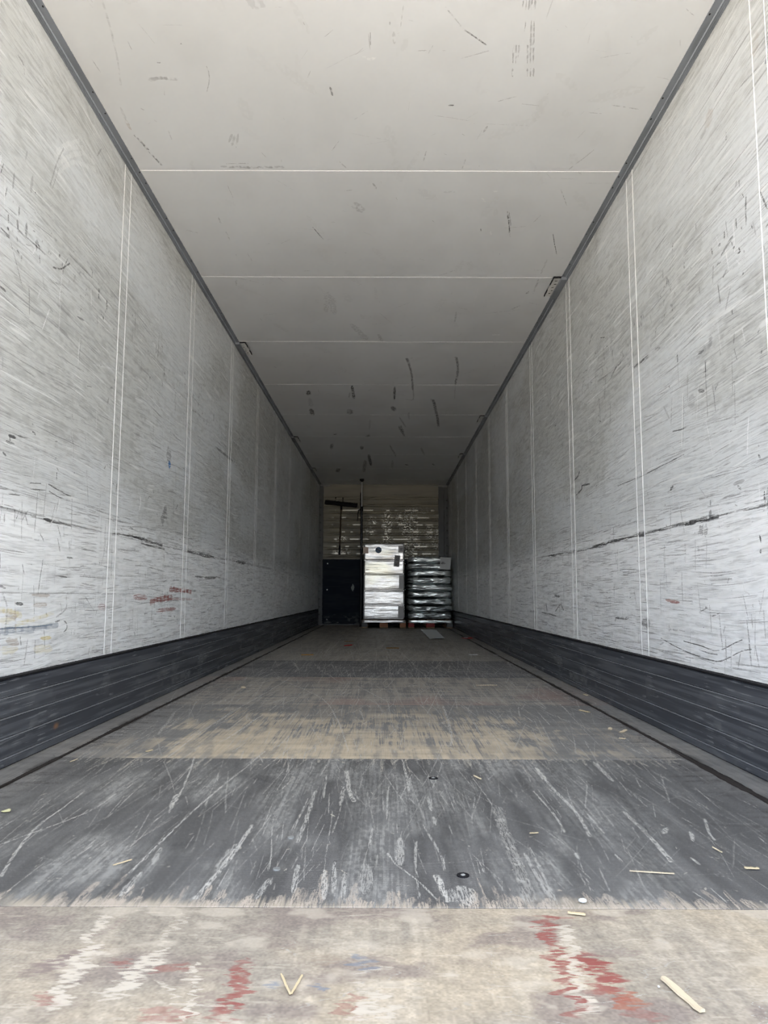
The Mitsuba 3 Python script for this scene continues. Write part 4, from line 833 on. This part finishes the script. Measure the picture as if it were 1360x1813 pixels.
for k_, x0, x1, m_, sd in (('wooden_pallet', -.372, .398, 'm_film', 40), ('wooden_pallet_001', .428, 1.203, 'm_sack', 60)):
    sk = soft_block(x0, x1, PY - .016, PY + 1.21, .086, .1445, n=(60, 18, 12), bulge=.002, pinch=.002, wr=.003, seed=sd, round_=20)
    sk.update_faces(np.abs(sk.face_normals[:, 2]) < .75)          # a sleeve: only its sides
    obj(k_ + '__film_skirt', mikit.ply(sk, m_, smooth=True), label='band of film pulled down over the pallet edge')

# ---------------------------------------------------------------- wrapped sacks, nine layers
words = ['lowest', 'second from the bottom', 'third from the bottom', 'fourth from the bottom', 'middle', 'fourth from the top', 'third from the top', 'second from the top', 'topmost']
hz = [.150, .282, .398, .520, .640, .762, .888, 1.004, 1.122, 1.240]
r4 = np.random.default_rng(6)
for k in range(9):
    a, b = hz[k], hz[k + 1]
    j = r4.uniform(-.012, .012, 2)
    m = soft_block(.437 + j[0], 1.185 + j[1], PY - .002 + r4.uniform(-.01, .01), PY + 1.15, a + .0008, b - .0008, n=(70, 18, 22), bulge=.010, pinch=.026, wr=.010, seed=70 + 5 * k, round_=9, freq=1.6)
    c = obj('wrapped_sack', mikit.ply(m, 'm_sack', smooth=True), label='silvery film-wrapped sack, %s of the nine in the right-hand stack' % words[k], category='sack', group='wrapped sacks')
lab_ = box(-.092, .092, -.0015, .0015, -.105, .105); lab_.apply_transform(trimesh.transformations.rotation_matrix(math.radians(4), (0, 1, 0))); lab_.apply_translation((1.07, PY - .048, 1.115))
k_ = [k for k in scene if k.startswith('wrapped_sack') and '__' not in k][-1]
q = obj('paper_label', mikit.ply(lab_, 'm_paper'), label='pale square paper label at the upper right of the silvery sack stack', category='label')
obj(q + '__print', mikit.ply(join(*[box(1.00, 1.07 - .01 * i, PY - .0505, PY - .0485, 1.105 + .022 * i, 1.115 + .022 * i) for i in range(2)]), 'm_ink'))

# ---------------------------------------------------------------- litter on the floor
def sliver(a, b, w, t, seed, ragged=.5):
    """a split piece of wood or straw lying on the floor from a to b"""
    r = np.random.default_rng(seed)
    a, b = np.array(a), np.array(b)
    d = b - a; L = np.linalg.norm(d); d = d / L; nrm = np.array([-d[1], d[0]])
    n = 9
    top, bot = [], []
    for i in range(n):
        s_ = i / (n - 1)
        c = a + d * L * s_ + nrm * r.normal(0, w * .10 * ragged)
        ww = w / 2 * (1 - .45 * ragged * abs(2 * s_ - 1) ** 3) * (1 + r.normal(0, .12 * ragged))
        h = t * (1 + r.normal(0, .12))
        for q, zz in ((-1, 0), (-.8, .8), (0, 1), (.8, .8), (1, 0)):
            top.append([*(c + nrm * ww * q), .0018 + h * zz])
    v = np.array(top); f = []
    for i in range(n - 1):
        for j in range(5):
            p0, p1 = i * 5 + j, i * 5 + (j + 1) % 5
            f += [[p0, p1, p0 + 5], [p1, p1 + 5, p0 + 5]]
    for j in range(1, 4):
        f += [[0, j + 1, j], [(n - 1) * 5, (n - 1) * 5 + j, (n - 1) * 5 + j + 1]]
    m = trimesh.Trimesh(v, np.array(f), process=False)
    if m.volume < 0: m.invert()
    return m
def flake(pts, t, z=.0018, curl=0.0):
    m = trimesh.creation.extrude_polygon(sg.Polygon(pts), t, engine='earcut')
    m = m.subdivide().subdivide() if curl else m
    v = np.array(m.vertices); c = v.mean(0)
    v[:, 2] += z + curl * (np.linalg.norm((v - c)[:, :2], axis=1) / (np.ptp(v[:, :2]) + 1e-6)) ** 2
    m.vertices = v
    return m
LIT = [('wood_splinter', (.457, 1.198), (.477, 1.107), .012, .004, 'm_splinter', 'thick pale wood splinter on the bare plywood at the lower right'),
       ('straw', (-.123, 1.205), (-.102, 1.149), .0035, .002, 'm_straw', 'straw lying on bare plywood, left arm of the V in front'),
       ('straw', (-.091, 1.202), (-.101, 1.150), .0035, .002, 'm_straw', 'straw lying on bare plywood, right arm of the V in front'),
       ('wood_chip', (.369, 1.432), (.399, 1.423), .007, .003, 'm_straw', 'flat pale wood chip at the edge where the bare sheet meets the dark sheet'),
       ('straw', (-.545, 1.66), (-.517, 1.694), .003, .002, 'm_straw', 'short straw on the dark sheet, left of the middle'),
       ('wood_chip', (.79, 1.79), (.797, 1.756), .004, .002, 'm_splinter', 'slim pale chip on the right part of the dark sheet'),
       ('straw', (.55, 1.64), (.638, 1.625), .0035, .002, 'm_splinter', 'long pale straw lying crosswise on the right of the dark sheet'),
       ('straw', (.387, 1.886), (.409, 1.891), .004, .002, 'm_straw', 'short yellowish straw in the middle right of the dark sheet'),
       ('wood_chip', (.801, 1.659), (.830, 1.656), .006, .003, 'm_straw', 'yellowish chip near the right end of the dark sheet'),
       ('wood_chip', (1.016, 3.843), (1.047, 3.771), .016, .003, 'm_straw', 'bent pale chip beside the right-hand black joint, farther of the two large ones'),
       ('wood_chip', (1.030, 3.228), (1.072, 3.290), .018, .003, 'm_splinter', 'leaf-shaped pale chip beside the right-hand black joint'),
       ('wood_chip', (1.004, 3.293), (1.020, 3.342), .018, .003, 'm_splinter', 'small upright pale chip left of the leaf-shaped one at the right joint'),
       ('wood_chip', (.985, 3.103), (1.008, 3.092), .02, .003, 'm_splinter', 'crumbled pale chip nearest to the camera by the right joint'),
       ('wood_chip', (1.196, 4.444), (1.206, 4.395), .012, .003, 'm_straw', 'pale crumb at the foot of the right kick plate'),
       ('straw', (-1.049, 2.638), (-1.042, 2.682), .005, .002, 'm_splinter', 'pale sliver near the left-hand black joint'),
       ('straw', (-.843, 2.808), (-.827, 2.838), .008, .003, 'm_straw', 'yellowish sliver on the left just behind the dark sheet'),
       ('wood_chip', (-.767, 7.201), (-.649, 7.207), .06, .006, 'm_orange', 'orange-brown chip far back on the left of the floor'),
       ('wood_chip', (.047, 8.14), (.181, 8.147), .08, .008, 'm_brown_chip', 'dark brown chip in the middle of the far floor'),
       ('white_scrap', (.84, 7.276), (.928, 7.28), .05, .006, 'm_paper', 'bright white scrap far back on the right of the floor'),
       ('wood_chip', (1.095, 7.289), (1.116, 7.225), .04, .005, 'm_paper_grey', 'crushed greyish bit beside the far right joint'),
       ('wood_chip', (-.465, 9.27), (-.354, 9.277), .05, .005, 'm_brown_chip', 'small dull chip behind the red scrap on the far floor'),
       ('straw', (.618, 4.859), (.754, 4.870), .014, .003, 'm_splinter', 'thin pale sliver on the fourth sheet, right of the middle'),
       ('wood_chip', (.321, 2.461), (.337, 2.418), .008, .003, 'm_splinter', 'small pale chip near the far bolt of the dark sheet'),
       ('wood_chip', (-.851, 4.726), (-.835, 4.671), .03, .004, 'm_splinter', 'pale crumb on the left of the brownish sheet')]
for i, (nm, a, b, w, t, m, lb) in enumerate(LIT):
    obj(nm, mikit.ply(sliver(a, b, w, t, 100 + i), m, smooth=50), label=lb, category={'straw': 'straw', 'wood_chip': 'chip', 'wood_splinter': 'splinter', 'white_scrap': 'scrap'}[nm])
obj('plastic_scrap', mikit.ply(flake([(-.985, 2.05), (-.975, 2.075), (-.966, 2.066), (-.962, 2.05), (-.975, 2.044)], .001, curl=.006), 'm_yellow_bit'), label='small yellow scrap by the left edge of the dark sheet', category='scrap')
peb = trimesh.creation.icosphere(subdivisions=2, radius=1); peb.vertices *= (1 + .25 * (meshkit.noise(np.array(peb.vertices) * 2) - .5))[:, None]; peb.apply_scale((.008, .006, .004)); peb.apply_translation((.409, 1.480, .0048))
obj('pebble', mikit.ply(peb, 'm_paper', smooth=True), label='white pebble on the near edge of the dark sheet', category='pebble')
peb2 = trimesh.creation.icosphere(subdivisions=1, radius=.0018); peb2.apply_translation((.441, 1.174, .0026))
obj('pebble', mikit.ply(peb2, 'm_paper', smooth=True), label='tiny white bead beside the thick wood splinter', category='pebble')
obj('red_scrap', mikit.ply(flake([(-.44, 8.52), (-.40, 8.62), (-.35, 8.72), (-.33, 8.60), (-.37, 8.50), (-.41, 8.46)], .002, curl=.03), 'm_red'), label='small red scrap on the far floor left of the middle', category='scrap')
c = obj('red_and_white_scrap', mikit.ply(flake([(1.05, 10.05), (1.09, 10.20), (1.20, 10.22), (1.215, 10.02), (1.12, 9.93)], .002, curl=.03), 'm_red'), label='red scrap with a white face at the foot of the right kick plate', category='scrap')
obj(c + '__white_face', mikit.ply(flake([(1.075, 10.08), (1.10, 10.16), (1.14, 10.15), (1.14, 10.02), (1.11, 9.99)], .002, z=.008, curl=.02), 'm_paper'), label='white face')
n = 22
gx, gy = np.meshgrid(np.linspace(0, 1, n), np.linspace(0, 1, n), indexing='ij')
corners = np.array([(.614, 12.25), (.86, 12.08), (.814, 9.81), (.612, 9.74)])
P2 = ((1 - gx) * (1 - gy))[..., None] * corners[3] + (gx * (1 - gy))[..., None] * corners[2] + (gx * gy)[..., None] * corners[1] + ((1 - gx) * gy)[..., None] * corners[0]
hh = .004 + .016 * meshkit.fbm(np.stack([P2[..., 0] * 9, P2[..., 1] * 2.5, gx * 0], -1), 3)
v = np.concatenate([P2, hh[..., None]], -1).reshape(-1, 3)
i = np.arange(n * n).reshape(n, n)
f = np.stack([i[:-1, :-1], i[1:, :-1], i[1:, 1:], i[:-1, 1:]], -1).reshape(-1, 4)
v2 = v.copy(); v2[:, 2] -= .001
f2 = np.vstack([f, f[:, ::-1] + n * n])
obj('film_sheet', mikit.ply((np.vstack([v, v2]), f2), 'm_paper_film', smooth=True), label='crumpled pale film sheet lying on the floor in front of the sack stack', category='sheet')
scene['m_paper_film'] = pr((.50, .51, .51), .3, spec=.8)
for k, (x, y, rr) in enumerate(((.188, 2.437, .011), (.197, 1.617, .010))):
    ring = trimesh.creation.annulus(rr * .55, rr * 1.3, .002); ring.apply_translation((x, y, .0005))
    q = obj('floor__bolt', mikit.ply(ring, 'm_black'), label='dark sunken bolt ring')
    dm = trimesh.creation.icosphere(subdivisions=2, radius=1); dm.apply_scale((rr * .55, rr * .55, .003)); dm.apply_translation((x, y, .0006))
    obj(q + '__bolt_head', mikit.ply(dm, 'm_zinc', smooth=True))
for x, y in ((-.194, 1.647), (-.190, 1.853)):
    dm = trimesh.creation.cylinder(radius=.008, height=.003, sections=20); dm.apply_translation((x, y, .0006))
    obj('floor__screw', mikit.ply(dm, 'm_zinc', smooth=40), label='worn flat screw head')
